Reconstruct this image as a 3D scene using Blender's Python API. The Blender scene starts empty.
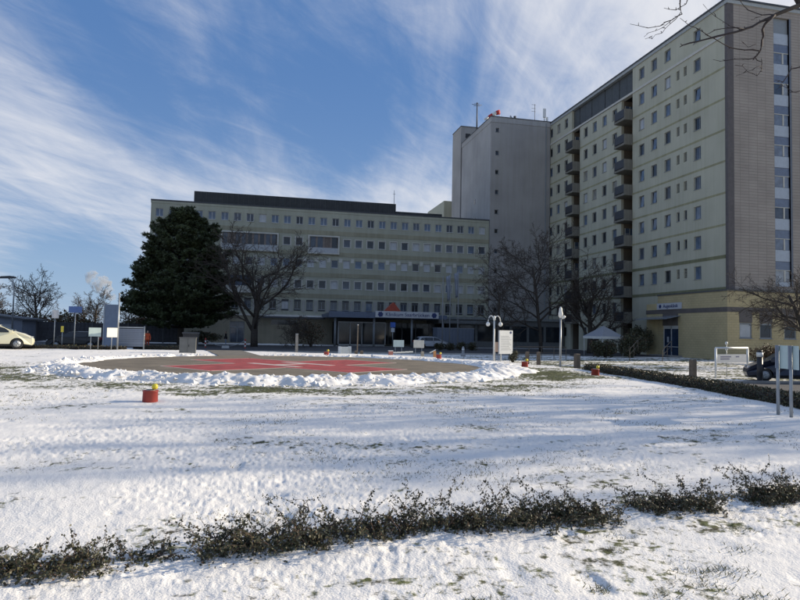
import bpy, math, random
import numpy as np
from mathutils import Vector, Matrix
R_ = math.radians
PI = math.pi

# ------------------------------------------------------------------ camera
sc = bpy.context.scene
C = bpy.context.collection
EYE = Vector((0, 0, 2.2))
yaw, pitch, roll = R_(12.45), R_(2.8), R_(1.17)
fw = Vector((math.sin(yaw)*math.cos(pitch), math.cos(yaw)*math.cos(pitch), math.sin(pitch)))
rt0 = Vector((math.cos(yaw), -math.sin(yaw), 0))
up0 = rt0.cross(fw)
rt = rt0*math.cos(roll) + up0*math.sin(roll)
up = up0*math.cos(roll) - rt0*math.sin(roll)
cam_d = bpy.data.cameras.new('camera')
cam_d.sensor_width = 36; cam_d.lens = 36*620/800
cam_d.clip_start = 0.1; cam_d.clip_end = 4000
cam = bpy.data.objects.new('camera', cam_d); C.objects.link(cam)
m3 = Matrix((rt, up, -fw)).transposed()
cam.matrix_world = Matrix.Translation(EYE) @ m3.to_4x4()
sc.camera = cam

# ------------------------------------------------------------------ light
SUN_AZ, SUN_EL = R_(84), R_(19)
sc.view_settings.view_transform = 'Standard'
sc.view_settings.look = 'None'
sc.view_settings.gamma = 1
sc.view_settings.exposure = 0.42
sun_d = bpy.data.lights.new('sun', 'SUN'); sun_d.energy = 5.0; sun_d.angle = R_(0.53); sun_d.color = (1.0, 0.87, 0.68)
sun = bpy.data.objects.new('sun', sun_d); C.objects.link(sun)
sdir = Vector((math.sin(SUN_AZ)*math.cos(SUN_EL), math.cos(SUN_AZ)*math.cos(SUN_EL), math.sin(SUN_EL)))
sun.rotation_euler = sdir.to_track_quat('Z', 'Y').to_euler()
sun.location = sdir*200

W = bpy.data.worlds.new('World'); sc.world = W; W.use_nodes = True
nt = W.node_tree; nt.nodes.clear()
def N(t, **kw):
    n = nt.nodes.new(t)
    for k, v in kw.items(): setattr(n, k, v)
    return n
def mth(op, a, b=None, c=None, clamp=False):
    n = N('ShaderNodeMath', operation=op); n.use_clamp = clamp
    for i, v in enumerate((a, b, c)):
        if v is None: continue
        if isinstance(v, (int, float)): n.inputs[i].default_value = v
        else: nt.links.new(v, n.inputs[i])
    return n.outputs[0]
out = N('ShaderNodeOutputWorld'); bg = N('ShaderNodeBackground')
sky = N('ShaderNodeTexSky'); sky.sky_type = 'NISHITA'; sky.sun_disc = False
sky.sun_elevation = SUN_EL; sky.sun_rotation = SUN_AZ; sky.altitude = 200; sky.air_density = 1.2; sky.dust_density = 0.4; sky.ozone_density = 2.5
tc = N('ShaderNodeTexCoord')
nrm = N('ShaderNodeVectorMath', operation='NORMALIZE'); nt.links.new(tc.outputs['Generated'], nrm.inputs[0])
sep = N('ShaderNodeSeparateXYZ'); nt.links.new(nrm.outputs[0], sep.inputs[0])
zz = mth('ADD', mth('MAXIMUM', sep.outputs[2], 0.0), 0.14)
cu = mth('DIVIDE', sep.outputs[0], zz); cv = mth('DIVIDE', sep.outputs[1], zz)
def layer(ang, sx, sy, scale, detail, rough, dist, off):
    cb = N('ShaderNodeCombineXYZ')
    ca, sa = math.cos(ang), math.sin(ang)
    a = mth('ADD', mth('MULTIPLY', cu, ca*sx), mth('MULTIPLY', cv, sa*sx))
    b = mth('ADD', mth('MULTIPLY', cu, -sa*sy), mth('MULTIPLY', cv, ca*sy))
    nt.links.new(a, cb.inputs[0]); nt.links.new(b, cb.inputs[1]); cb.inputs[2].default_value = off
    n = N('ShaderNodeTexNoise'); n.inputs['Scale'].default_value = scale; n.inputs['Detail'].default_value = detail
    n.inputs['Roughness'].default_value = rough; n.inputs['Distortion'].default_value = dist
    nt.links.new(cb.outputs[0], n.inputs['Vector'])
    return n.outputs[0]
streak = layer(R_(80), 0.30, 1.6, 1.15, 9, 0.58, 0.45, 5.3)
wisps = layer(R_(48), 1.1, 3.0, 2.3, 10, 0.66, 0.5, 8.7)
big = layer(R_(86), 0.5, 0.9, 0.55, 3, 0.5, 0.2, 1.7)
def lobe(px, py, width):
    """a cloud bank centred on a direction of the sky"""
    d = (fw + rt*((px-400)/620) + up*((300-py)/620)).normalized()
    v = N('ShaderNodeVectorMath', operation='DOT_PRODUCT'); nt.links.new(nrm.outputs[0], v.inputs[0]); v.inputs[1].default_value = d
    k = 1/(1-math.cos(R_(width)))
    return mth('POWER', 2.718, mth('MULTIPLY', mth('SUBTRACT', v.outputs['Value'], 1.0), k))
cov = mth('ADD', mth('MULTIPLY', streak, 0.78), mth('MULTIPLY', wisps, 0.40))
cov = mth('ADD', cov, mth('MULTIPLY', big, 0.25))
for px, py, wd, amp in ((720, -10, 17, 0.34), (520, 20, 10, 0.0), (400, 205, 7, 0.24), (250, 205, 7, 0.20), (110, 170, 8, 0.06), (30, 150, 9, 0.12), (30, 225, 7, 0.08),
                        (130, 75, 10, -0.10), (240, 125, 7, -0.13), (340, 140, 6, -0.10), (420, 125, 8, -0.22), (70, 265, 5, -0.25), (330, 30, 9, 0.05)):
    cov = mth('ADD', cov, mth('MULTIPLY', lobe(px, py, wd), amp))
mr = N('ShaderNodeMapRange', interpolation_type='SMOOTHSTEP'); nt.links.new(cov, mr.inputs[0])
mr.inputs[1].default_value = 0.54; mr.inputs[2].default_value = 1.12; mr.inputs[3].default_value = 0; mr.inputs[4].default_value = 0.97
fade = mth('MULTIPLY', mr.outputs[0], mth('MULTIPLY', mth('ADD', sep.outputs[2], 0.03), 9.0, None, True))
tint = N('ShaderNodeMix', data_type='RGBA', blend_type='MULTIPLY'); tint.inputs[0].default_value = 1
nt.links.new(sky.outputs[0], tint.inputs[6]); tint.inputs[7].default_value = (0.80, 0.98, 1.10, 1)
# the low sky clears to pale blue instead of the model's yellow haze
hz = mth('SUBTRACT', 1.0, mth('MULTIPLY', mth('MAXIMUM', sep.outputs[2], 0.0), 2.2), None, True)
blue = N('ShaderNodeMix', data_type='RGBA'); nt.links.new(mth('MULTIPLY', hz, hz), blue.inputs[0])
blue.inputs[6].default_value = (1.0, 2.15, 4.8, 1); blue.inputs[7].default_value = (3.6, 5.0, 7.2, 1)
sk2 = N('ShaderNodeMix', data_type='RGBA'); sk2.inputs[0].default_value = 0.8; nt.links.new(tint.outputs[2], sk2.inputs[6]); nt.links.new(blue.outputs[2], sk2.inputs[7])
mx = N('ShaderNodeMix', data_type='RGBA'); nt.links.new(fade, mx.inputs[0]); nt.links.new(sk2.outputs[2], mx.inputs[6])
mx.inputs[7].default_value = (7.6, 7.7, 8.1, 1)
nt.links.new(mx.outputs[2], bg.inputs[0]); bg.inputs[1].default_value = 0.08
nt.links.new(bg.outputs[0], out.inputs[0])

# ------------------------------------------------------------------ helpers
MATS = {}
def mat(name, col, rough=0.7, var=0.12, scale=3.0, bump=0.0, bscale=40.0, metal=0.0, spec=0.5, streaks=0.0, emit=None):
    if name in MATS: return MATS[name]
    m = bpy.data.materials.new(name); m.use_nodes = True
    t = m.node_tree; b = t.nodes['Principled BSDF']
    b.inputs['Roughness'].default_value = rough; b.inputs['Metallic'].default_value = metal
    b.inputs['Specular IOR Level'].default_value = spec
    tcn = t.nodes.new('ShaderNodeTexCoord')
    n = t.nodes.new('ShaderNodeTexNoise'); n.inputs['Scale'].default_value = scale; n.inputs['Detail'].default_value = 6
    t.links.new(tcn.outputs['Object'], n.inputs['Vector'])
    r = t.nodes.new('ShaderNodeValToRGB')
    lo = [c*(1-var) for c in col]; hi = [min(1, c*(1+var)) for c in col]
    r.color_ramp.elements[0].position = 0.32; r.color_ramp.elements[0].color = (*lo, 1)
    r.color_ramp.elements[1].position = 0.68; r.color_ramp.elements[1].color = (*hi, 1)
    t.links.new(n.outputs[0], r.inputs[0])
    last = r.outputs[0]
    if streaks:
        mp = t.nodes.new('ShaderNodeMapping'); mp.inputs['Scale'].default_value = (1.3, 1.3, 0.07)
        t.links.new(tcn.outputs['Object'], mp.inputs[0])
        n2 = t.nodes.new('ShaderNodeTexNoise'); n2.inputs['Scale'].default_value = 2.2; n2.inputs['Detail'].default_value = 5
        t.links.new(mp.outputs[0], n2.inputs['Vector'])
        r2 = t.nodes.new('ShaderNodeValToRGB'); r2.color_ramp.elements[0].position = 0.35; r2.color_ramp.elements[1].position = 0.6
        v = 1-streaks; r2.color_ramp.elements[0].color = (v, v, v*0.97, 1); r2.color_ramp.elements[1].color = (1, 1, 1, 1)
        t.links.new(n2.outputs[0], r2.inputs[0])
        mm = t.nodes.new('ShaderNodeMix'); mm.data_type = 'RGBA'; mm.blend_type = 'MULTIPLY'; mm.inputs[0].default_value = 1
        t.links.new(last, mm.inputs[6]); t.links.new(r2.outputs[0], mm.inputs[7]); last = mm.outputs[2]
    t.links.new(last, b.inputs['Base Color'])
    if bump:
        nb = t.nodes.new('ShaderNodeTexNoise'); nb.inputs['Scale'].default_value = bscale; nb.inputs['Detail'].default_value = 5
        t.links.new(tcn.outputs['Object'], nb.inputs['Vector'])
        bp = t.nodes.new('ShaderNodeBump'); bp.inputs['Strength'].default_value = bump; bp.inputs['Distance'].default_value = 0.02
        t.links.new(nb.outputs[0], bp.inputs['Height']); t.links.new(bp.outputs[0], b.inputs['Normal'])
    if emit:
        b.inputs['Emission Color'].default_value = (*emit[:3], 1); b.inputs['Emission Strength'].default_value = emit[3]
    MATS[name] = m
    return m

def tag(o, label=None, cat=None, group=None, kind=None):
    if label: o['label'] = label
    if cat: o['category'] = cat
    if group: o['group'] = group
    if kind: o['kind'] = kind
    return o
def thing(name, label, cat, loc=(0, 0, 0), rz=0, group=None):
    o = bpy.data.objects.new(name, None); C.objects.link(o); o.empty_display_size = 0.2
    o.location = loc; o.rotation_euler = (0, 0, rz)
    return tag(o, label, cat, group)
def link(name, me, parent=None, loc=(0, 0, 0), rz=0):
    o = bpy.data.objects.new(name, me); C.objects.link(o); o.parent = parent
    o.location = loc; o.rotation_euler = (0, 0, rz)
    return o

class MB:
    """collects simple solids into one mesh"""
    def __init__(s): s.v = []; s.f = []; s.mi = []; s.cur = 0; s.sm = []
    def add(s, vs, fs, smooth=False):
        k = len(s.v); s.v += [tuple(p) for p in vs]
        for f in fs: s.f.append([i+k for i in f]); s.mi.append(s.cur); s.sm.append(smooth)
        return s
    def box(s, x0, x1, y0, y1, z0, z1, M=None):
        if x0 > x1: x0, x1 = x1, x0
        if y0 > y1: y0, y1 = y1, y0
        vs = [(x, y, z) for z in (z0, z1) for x, y in ((x0, y0), (x1, y0), (x1, y1), (x0, y1))]
        if M: vs = [tuple(M @ Vector(p)) for p in vs]
        return s.add(vs, [(3, 2, 1, 0), (4, 5, 6, 7), (0, 1, 5, 4), (1, 2, 6, 5), (2, 3, 7, 6), (3, 0, 4, 7)])
    def tube(s, pts, rads, n=8, cap=True):
        pts = [Vector(p) for p in pts]
        if isinstance(rads, (int, float)): rads = [rads]*len(pts)
        vs = []; fs = []
        for i, p in enumerate(pts):
            d = (pts[min(i+1, len(pts)-1)]-pts[max(i-1, 0)])
            if d.length < 1e-6: d = Vector((0, 0, 1))
            d.normalize()
            a = d.cross(Vector((0, 0, 1)) if abs(d.z) < 0.95 else Vector((1, 0, 0))).normalized(); b = d.cross(a)
            for k in range(n):
                t = 2*PI*k/n
                vs.append(p+(a*math.cos(t)+b*math.sin(t))*rads[i])
        for i in range(len(pts)-1):
            for k in range(n):
                k2 = (k+1) % n
                fs.append((i*n+k, (i+1)*n+k, (i+1)*n+k2, i*n+k2))
        if cap:
            fs.append(tuple(range(n))); fs.append(tuple(reversed(range((len(pts)-1)*n, len(pts)*n))))
        return s.add(vs, fs, n > 4)
    def cyl(s, x, y, z0, z1, r0, r1=None, n=14):
        return s.tube([(x, y, z0), (x, y, z1)], [r0, r0 if r1 is None else r1], n)
    def lathe(s, prof, n=16, c=(0, 0, 0)):
        vs = []; fs = []
        for r, z in prof:
            for k in range(n): vs.append((c[0]+r*math.cos(2*PI*k/n), c[1]+r*math.sin(2*PI*k/n), c[2]+z))
        for i in range(len(prof)-1):
            for k in range(n): fs.append((i*n+k, i*n+(k+1) % n, (i+1)*n+(k+1) % n, (i+1)*n+k))
        fs.append(tuple(reversed(range(n)))); fs.append(tuple(range((len(prof)-1)*n, len(prof)*n)))
        return s.add(vs, fs, True)
    def prism(s, poly, axis, a0, a1):
        """poly of 2-D points extruded along axis 'x','y' or 'z'"""
        def P(u, v, a): return {'x': (a, u, v), 'y': (u, a, v), 'z': (u, v, a)}[axis]
        n = len(poly)
        vs = [P(u, v, a0) for u, v in poly]+[P(u, v, a1) for u, v in poly]
        fs = [tuple(range(n)), tuple(reversed(range(n, 2*n)))]+[(i, i+n, (i+1) % n+n, (i+1) % n) for i in range(n)]
        return s.add(vs, fs)
    def mesh(s, name, *mats):
        me = bpy.data.meshes.new(name); me.from_pydata(s.v, [], s.f)
        for m in mats: me.materials.append(m)
        me.polygons.foreach_set('material_index', [min(i, max(len(mats)-1, 0)) for i in s.mi])
        me.polygons.foreach_set('use_smooth', s.sm)
        me.update()
        import bmesh
        if len(s.v) < 60000:
            bm = bmesh.new(); bm.from_mesh(me); bmesh.ops.recalc_face_normals(bm, faces=bm.faces); bm.to_mesh(me); bm.free()
        return me
    def build(s, name, m, parent=None, loc=(0, 0, 0), rz=0):
        ms = m if isinstance(m, (list, tuple)) else [m]
        return link(name, s.mesh(name, *ms), parent, loc, rz)

def vnoise(x, y, seed=0):
    xi = np.floor(x).astype(np.int64); yi = np.floor(y).astype(np.int64)
    fx = x-xi; fy = y-yi
    fx = fx*fx*(3-2*fx); fy = fy*fy*(3-2*fy)
    def h(a, b):
        n = (a*374761393+b*668265263+seed*144269504) & 0xffffffff
        n = ((n ^ (n >> 13))*1274126177) & 0xffffffff
        n = n ^ (n >> 16)
        return (n & 0xffff)/65535.0
    return (h(xi, yi)*(1-fx)+h(xi+1, yi)*fx)*(1-fy)+(h(xi, yi+1)*(1-fx)+h(xi+1, yi+1)*fx)*fy
def fbm(x, y, seed=0, octv=4):
    t = 0; a = 0.5; s = 0
    for i in range(octv):
        t = t+a*vnoise(x*2**i+17*i, y*2**i-9*i, seed+i); s += a; a *= 0.5
    return t/s

# ------------------------------------------------------------------ ground
EDGE = np.array([(-400, 52), (-60, 47), (-8, 45.0), (0, 41.5), (8, 38.5), (11.5, 33), (13.6, 24.5), (12.9, 16), (11.6, 11), (10.6, 7), (9.6, 2), (9, -400)], float)
def edge_dist(x, y):
    """signed distance outward from the lawn's rim"""
    best = np.full(x.shape, 1e9); sgn = np.ones(x.shape)
    for (ax, ay), (bx, by) in zip(EDGE[:-1], EDGE[1:]):
        dx, dy = bx-ax, by-ay
        t = np.clip(((x-ax)*dx+(y-ay)*dy)/(dx*dx+dy*dy), 0, 1)
        d = np.hypot(x-ax-t*dx, y-ay-t*dy)
        side = np.where((x-ax)*dy-(y-ay)*dx > 0, -1.0, 1.0)
        m = d < best; best = np.where(m, d, best); sgn = np.where(m, side, sgn)
    return best*sgn
PAD = (1.25, 27.4); PAD_R = 8.35
def H(x, y):
    x = np.asarray(x, float); y = np.asarray(y, float)
    d = edge_dist(x, y)
    t = np.clip((d-0.6)/5.5, 0, 1); t = t*t*(3-2*t)
    return 0.6*(1-t)
def Hs(x, y): return float(H(np.array([x]), np.array([y]))[0])

def ground():
    ang = np.concatenate([np.arange(-28, 52, 0.1), np.arange(52, 332, 2.0)])
    rad = [0.5]
    while rad[-1] < 22: rad.append(rad[-1]*1.0072+0.003)
    while rad[-1] < 105: rad.append(rad[-1]*1.0105)
    while rad[-1] < 2500: rad.append(rad[-1]*1.07)
    rad = np.array(rad); nA, nR = len(ang), len(rad)
    A, Rr = np.meshgrid(np.radians(ang), rad)
    x = np.sin(A)*Rr; y = np.cos(A)*Rr
    z = H(x, y)
    near = np.clip(1.3-Rr/40, 0.12, 1)
    pad = np.hypot(x-PAD[0], y-PAD[1])
    flat = np.clip((pad-PAD_R)/0.8, 0, 1)
    rough = np.clip((fbm(x*0.45, y*0.8, 91, 3)-0.34)*3.4, 0.35, 1)
    lump = (fbm(x*0.7, y*0.7, 3, 3)-0.5)*0.07 + (fbm(x*2.6, y*3.4, 11, 3)-0.5)*0.020 + ((fbm(x*12, y*13, 23, 2)-0.5)*0.016+(fbm(x*27, y*27, 29, 2)-0.5)*0.020*near)*near*rough
    # footprints and little hollows
    foot = np.clip(vnoise(x*4.2, y*4.2, 77)-0.82, 0, 1)*0.13*near*np.clip((fbm(x*0.5, y*0.5, 78, 2)-0.45)*8, 0, 1)
    z = z + (lump-foot)*flat - 0.03*(1-flat)
    z = np.where(Rr > 110, z-np.clip((Rr-110)/400, 0, 1)*0.3, z)
    far = np.clip((edge_dist(x, y)-3)/3, 0, 1)
    z = np.where(far > 0, z*(1-far)+far*(z-lump*0.6-0.012), z)
    verts = np.stack([x, y, z], -1).reshape(-1, 3)
    i = np.arange(nR-1)[:, None]; j = np.arange(nA)[None, :]; j2 = (j+1) % nA
    faces = np.stack(np.broadcast_arrays(i*nA+j, i*nA+j2, (i+1)*nA+j2, (i+1)*nA+j), -1).reshape(-1, 4)
    me = bpy.data.meshes.new('ground')
    fl = [tuple(range(nA))]
    nv = len(verts); nf = len(faces)
    me.vertices.add(nv); me.vertices.foreach_set('co', verts.ravel())
    loops = np.concatenate([faces.ravel(), np.arange(nA)])
    me.loops.add(len(loops)); me.loops.foreach_set('vertex_index', loops)
    me.polygons.add(nf+1)
    st = np.concatenate([np.arange(nf)*4, [nf*4]]); me.polygons.foreach_set('loop_start', st)
    me.polygons.foreach_set('use_smooth', np.ones(nf+1, bool))
    me.update(calc_edges=True)
    # bare-turf mask: where the snow is thin
    ring = np.exp(-((pad-PAD_R-2.6)/1.5)**2)*np.clip((PAD[1]-y)/6+0.6, 0, 1)*0.18
    crest = np.exp(-(((x-11.5)/3.2)**2+((y-22)/3.5)**2))*0.11
    corner = np.exp(-(((x-2.9)/1.2)**2+((y-3.7)/0.7)**2))*0.03
    d = edge_dist(x, y)
    annex = np.where((d > 2), np.clip((x-14)/6, 0, 1)*0.13*np.clip((60-y)/10, 0, 1), 0)
    n1 = fbm(x*0.55, y*1.3, 41, 4); n2 = fbm(x*5.5, y*5.5, 51, 3)
    n4 = fbm(x*17, y*17, 71, 2)
    g = 0.44*n1+0.24*n2+0.32*n4+ring+crest+corner+annex + 0.016
    g = g + np.where(d > 5, 0.03, 0)
    at = me.attributes.new('turf', 'FLOAT', 'POINT'); at.data.foreach_set('value', g.ravel().astype(np.float32))
    m = bpy.data.materials.new('snow_on_turf'); m.use_nodes = True
    t = m.node_tree; b = t.nodes['Principled BSDF']; L = t.links.new
    a = t.nodes.new('ShaderNodeAttribute'); a.attribute_name = 'turf'
    tcn = t.nodes.new('ShaderNodeTexCoord')
    n = t.nodes.new('ShaderNodeTexNoise'); n.inputs['Scale'].default_value = 22; n.inputs['Detail'].default_value = 7; n.inputs['Roughness'].default_value = 0.7
    L(tcn.outputs['Object'], n.inputs['Vector'])
    s1 = t.nodes.new('ShaderNodeMath'); s1.operation = 'MULTIPLY_ADD'; L(n.outputs[0], s1.inputs[0]); s1.inputs[1].default_value = 0.55; L(a.outputs['Fac'], s1.inputs[2])
    mrn = t.nodes.new('ShaderNodeMapRange'); mrn.interpolation_type = 'SMOOTHSTEP'; L(s1.outputs[0], mrn.inputs[0])
    mrn.inputs[1].default_value = 0.88; mrn.inputs[2].default_value = 1.02
    gr = t.nodes.new('ShaderNodeValToRGB'); n3 = t.nodes.new('ShaderNodeTexNoise'); n3.inputs['Scale'].default_value = 9; n3.inputs['Detail'].default_value = 5
    L(tcn.outputs['Object'], n3.inputs['Vector']); L(n3.outputs[0], gr.inputs[0])
    gr.color_ramp.elements[0].position = 0.35; gr.color_ramp.elements[0].color = (0.045, 0.04, 0.02, 1)
    gr.color_ramp.elements[1].position = 0.62; gr.color_ramp.elements[1].color = (0.12, 0.135, 0.05, 1)
    sn = t.nodes.new('ShaderNodeValToRGB'); L(n3.outputs[0], sn.inputs[0])
    sn.color_ramp.elements[0].color = (0.77, 0.745, 0.70, 1); sn.color_ramp.elements[1].color = (0.89, 0.87, 0.825, 1)
    mixn = t.nodes.new('ShaderNodeMix'); mixn.data_type = 'RGBA'; L(mrn.outputs[0], mixn.inputs[0]); L(sn.outputs[0], mixn.inputs[6]); L(gr.outputs[0], mixn.inputs[7])
    L(mixn.outputs[2], b.inputs['Base Color']); b.inputs['Roughness'].default_value = 0.75; b.inputs['Specular IOR Level'].default_value = 0.25
    nb = t.nodes.new('ShaderNodeTexNoise'); nb.inputs['Scale'].default_value = 60; nb.inputs['Detail'].default_value = 4; L(tcn.outputs['Object'], nb.inputs['Vector'])
    bp = t.nodes.new('ShaderNodeBump'); bp.inputs['Strength'].default_value = 0.55; bp.inputs['Distance'].default_value = 0.012
    L(nb.outputs[0], bp.inputs['Height']); L(bp.outputs[0], b.inputs['Normal'])
    me.materials.append(m)
    tag(link('ground', me), 'snow covered lawn with turf showing through', 'ground', kind='structure')
ground()

ASPH = mat('asphalt', (0.06, 0.06, 0.062), 0.85, 0.25, 2.0, 0.4, 90)
PADM = mat('pad_asphalt', (0.16, 0.135, 0.098), 0.9, 0.26, 0.9, 0.3, 120)
PADRED = mat('pad_red_paint', (0.32, 0.05, 0.048), 0.8, 0.32, 1.6, 0.2, 120)
PADWHITE = mat('pad_white_paint', (0.50, 0.42, 0.38), 0.8, 0.12, 4)
SNOW = mat('snow', (0.86, 0.855, 0.84), 0.75, 0.05, 6, 0.5, 45, spec=0.25)
CONC = mat('concrete', (0.30, 0.29, 0.27), 0.85, 0.15, 3, 0.2, 60)
WETPATH = mat('path_paving', (0.16, 0.145, 0.12), 0.85, 0.2, 2, 0.3, 70)

def flat_sheet(name, x0, x1, y0, y1, z, m, label, cat):
    b = MB(); b.box(x0, x1, y0, y1, z-0.03, z); o = b.build(name, m); return tag(o, label, cat, kind='structure')
def kerb(name, x0, x1, y0, y1, z0, z1, label):
    b = MB(); b.box(x0, x1, y0, y1, z0, z1); return tag(b.build(name, CONC), label, 'kerb', kind='structure')
flat_sheet('road', -90, 42, 57, 79, 0.034, ASPH, 'dark asphalt forecourt road in front of the clinic', 'road')
flat_sheet('side_road', 19.5, 90, 18.5, 25.2, 0.038, ASPH, 'asphalt side road behind the clipped hedge', 'road')
kerb('road_kerb', -90, 30, 56.8, 57.0, -0.02, 0.13, 'long concrete kerb along the forecourt road')
kerb('side_road_kerb', 20, 90, 25.2, 25.36, -0.02, 0.14, 'concrete kerb along the side road')

def helipad():
    t = thing('helipad', 'round asphalt helipad with a red painted cross and white lines', 'helipad', (PAD[0], PAD[1], 0.6)); t['kind'] = 'structure'
    b = MB(); n = 96
    b.add([(PAD_R*math.cos(2*PI*k/n), PAD_R*math.sin(2*PI*k/n), z) for z in (-0.05, 0.03) for k in range(n)],
          [tuple(range(n, 2*n))]+[(k, (k+1) % n, (k+1) % n+n, k+n) for k in range(n)])
    b.build('pad', PADM, t)
    a = R_(38)
    def rp(pts): return [(x*math.cos(a)-y*math.sin(a), x*math.sin(a)+y*math.cos(a)) for x, y in pts]
    w, l = 1.65, 5.1
    cross = [(w, w), (l, w), (l, -w), (w, -w), (w, -l), (-w, -l), (-w, -w), (-l, -w), (-l, w), (-w, w), (-w, l), (w, l)]
    o = MB().prism(rp(cross), 'z', 0.02, 0.034).build('red_cross', PADRED, t)
    e = 0.08
    for i in range(12):
        p, q = cross[i], cross[(i+1) % 12]
        dx, dy = q[0]-p[0], q[1]-p[1]; L = math.hypot(dx, dy); nx, ny = -dy/L*e, dx/L*e
        MB().prism(rp([p, q, (q[0]+nx, q[1]+ny), (p[0]+nx, p[1]+ny)]), 'z', 0.021, 0.036+0.0003*(i % 2)).build('edge_line', PADWHITE, t)
    h = 0.22
    for x0, x1, y0, y1 in ((-1.15, -0.72, -1.6, 1.6), (0.72, 1.15, -1.6, 1.6), (-0.72, 0.72, -h, h)):
        MB().prism(rp([(x0, y0), (x1, y0), (x1, y1), (x0, y1)]), 'z', 0.022, 0.038).build('letter_stroke', PADWHITE, t)
helipad()

def path():
    b = MB(); pts = []
    for k in range(9):
        f = k/8
        y = 34.6+f*9.5; x = -1.0-f*1.6
        pts.append((x, y))
    vs = []; fs = []
    for x, y in pts:
        z = Hs(x, y)+0.028
        vs += [(x-1.15, y, z), (x+1.15, y, z), (x+1.15, y, z-0.08), (x-1.15, y, z-0.08)]
    for k in range(8):
        a = 4*k
        for j in range(4): fs.append((a+j, a+(j+1) % 4, a+4+(j+1) % 4, a+4+j))
    b.add(vs, fs); tag(b.build('path', WETPATH), 'cleared brown path leading from the helipad towards the chained posts', 'path', kind='structure')
path()

def snow_bank():
    rng = np.random.default_rng(5)
    nT, nR = 1500, 34
    th = np.linspace(0, 2*PI, nT, endpoint=False)[:, None]; s = np.linspace(0, 1, nR)[None, :]
    front = np.clip(0.55-0.55*np.sin(th), 0, 1)                # 1 on the side of the camera
    gap = np.clip((np.abs(((th-R_(107)+PI) % (2*PI))-PI)-R_(6))/R_(5), 0, 1)
    side = np.exp(-((np.abs(((th-R_(345)+PI) % (2*PI))-PI))/R_(28))**2)
    wid = 0.9+0.75*front+0.9*side+0.5*(vnoise(th*9, th*0, 3)-0.5)
    r = PAD_R-0.25+0.5*(vnoise(th*14, th*0, 8)-0.5)*np.ones_like(s)+wid*s
    x = PAD[0]+r*np.cos(th); y = PAD[1]+r*np.sin(th)
    prof = np.sin(PI*np.clip(s, 0, 1))**0.7
    hh = (0.10+0.085*front+0.02*side)*gap
    c1 = fbm(x*1.9, y*1.9, 61, 2); c2 = vnoise(x*6, y*6, 62); c3 = vnoise(x*13, y*13, 63)
    z = H(x, y)-0.09+prof*hh*(0.35+0.95*c1+0.55*c2+0.32*c3)+0.05*prof*gap
    v = np.stack([x, y, z], -1).reshape(-1, 3)
    i = np.arange(nT)[:, None]; j = np.arange(nR-1)[None, :]; i2 = (i+1) % nT
    f = np.stack(np.broadcast_arrays(i*nR+j, i*nR+j+1, i2*nR+j+1, i2*nR+j), -1).reshape(-1, 4)
    b = MB(); b.v = v.tolist(); b.f = f.tolist(); b.mi = [0]*len(f); b.sm = [True]*len(f)
    # loose clods
    ico = [(0, 0, 1), (0.9, 0, .3), (0.28, 0.85, .3), (-0.72, 0.53, .3), (-0.72, -0.53, .3), (0.28, -0.85, .3), (0, 0, -0.5)]
    icf = [(0, 1, 2), (0, 2, 3), (0, 3, 4), (0, 4, 5), (0, 5, 1), (6, 2, 1), (6, 3, 2), (6, 4, 3), (6, 5, 4), (6, 1, 5)]
    for _ in range(1500):
        a = rng.uniform(0, 2*PI)
        if abs(((a-R_(107)+PI) % (2*PI))-PI) < R_(9): continue
        fr = max(0, min(1, .55-.55*math.sin(a)))
        rr = PAD_R-0.1+rng.uniform(0.1, 1)**0.8*(1.0+0.95*fr)
        q = 0.025+min(0.12, rng.exponential(0.03))
        px, py = PAD[0]+rr*math.cos(a), PAD[1]+rr*math.sin(a)
        si = min(1, max(0, (rr-PAD_R+.25)/(1+.75*fr)))
        pz = 0.6-0.02+math.sin(PI*si)**.7*(.10+.085*fr)*rng.uniform(0.4, 1.3)
        b.add([(px+q*vx*rng.uniform(.6, 1.4), py+q*vy*rng.uniform(.6, 1.4), pz+q*vz*rng.uniform(.5, 1.2)) for vx, vy, vz in ico], icf)
    o = b.build('snow_bank', mat('bank_snow', (0.83, 0.81, 0.77), 0.75, 0.13, 2.2, 0.5, 45, spec=0.25))
    tag(o, 'lumpy bank of shovelled snow around the helipad', 'snow', kind='stuff')
snow_bank()

# ------------------------------------------------------------------ building kit
def glass(name, col, rough=0.08, spec=0.6):
    return mat(name, col, rough, 0.25, 1.5, spec=spec)
G_DARK = glass('glass_dark', (0.018, 0.022, 0.028))
G_MID = glass('glass_mid', (0.06, 0.075, 0.10))
G_BLUE = glass('glass_blue', (0.10, 0.14, 0.20))
G_BLIND = mat('window_blind', (0.42, 0.44, 0.45), 0.25, 0.08, 2)
FRAME_L = mat('frame_pale', (0.50, 0.51, 0.50), 0.5, 0.06)
FRAME_G = mat('frame_grey', (0.24, 0.26, 0.27), 0.5, 0.06)
WALL_L = mat('wall_pale_yellow', (0.375, 0.38, 0.30), 0.85, 0.08, 0.4, 0.1, 30, streaks=0.08)
WALL_L2 = mat('wall_olive_band', (0.31, 0.295, 0.21), 0.85, 0.10, 0.5, streaks=0.15)
WALL_P = mat('wall_pier_grey', (0.34, 0.335, 0.30), 0.85, 0.1, 0.6, streaks=0.15)
WALL_R3 = mat('wall_band_faint', (0.33, 0.315, 0.19), 0.85, 0.12, 0.6, streaks=0.18)
WALL_R = mat('wall_grey_green', (0.46, 0.45, 0.35), 0.85, 0.07, 0.3, 0.1, 30, streaks=0.07)
WALL_R2 = mat('wall_green_band', (0.20, 0.20, 0.11), 0.85, 0.12, 0.6, streaks=0.18)
LEDGE = mat('ledge_white', (0.52, 0.51, 0.45), 0.7, 0.07)
ROOF_D = mat('roof_charcoal', (0.03, 0.034, 0.036), 0.7, 0.2, 1.5)
TRIM_D = mat('trim_dark', (0.055, 0.06, 0.065), 0.6, 0.15)
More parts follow.
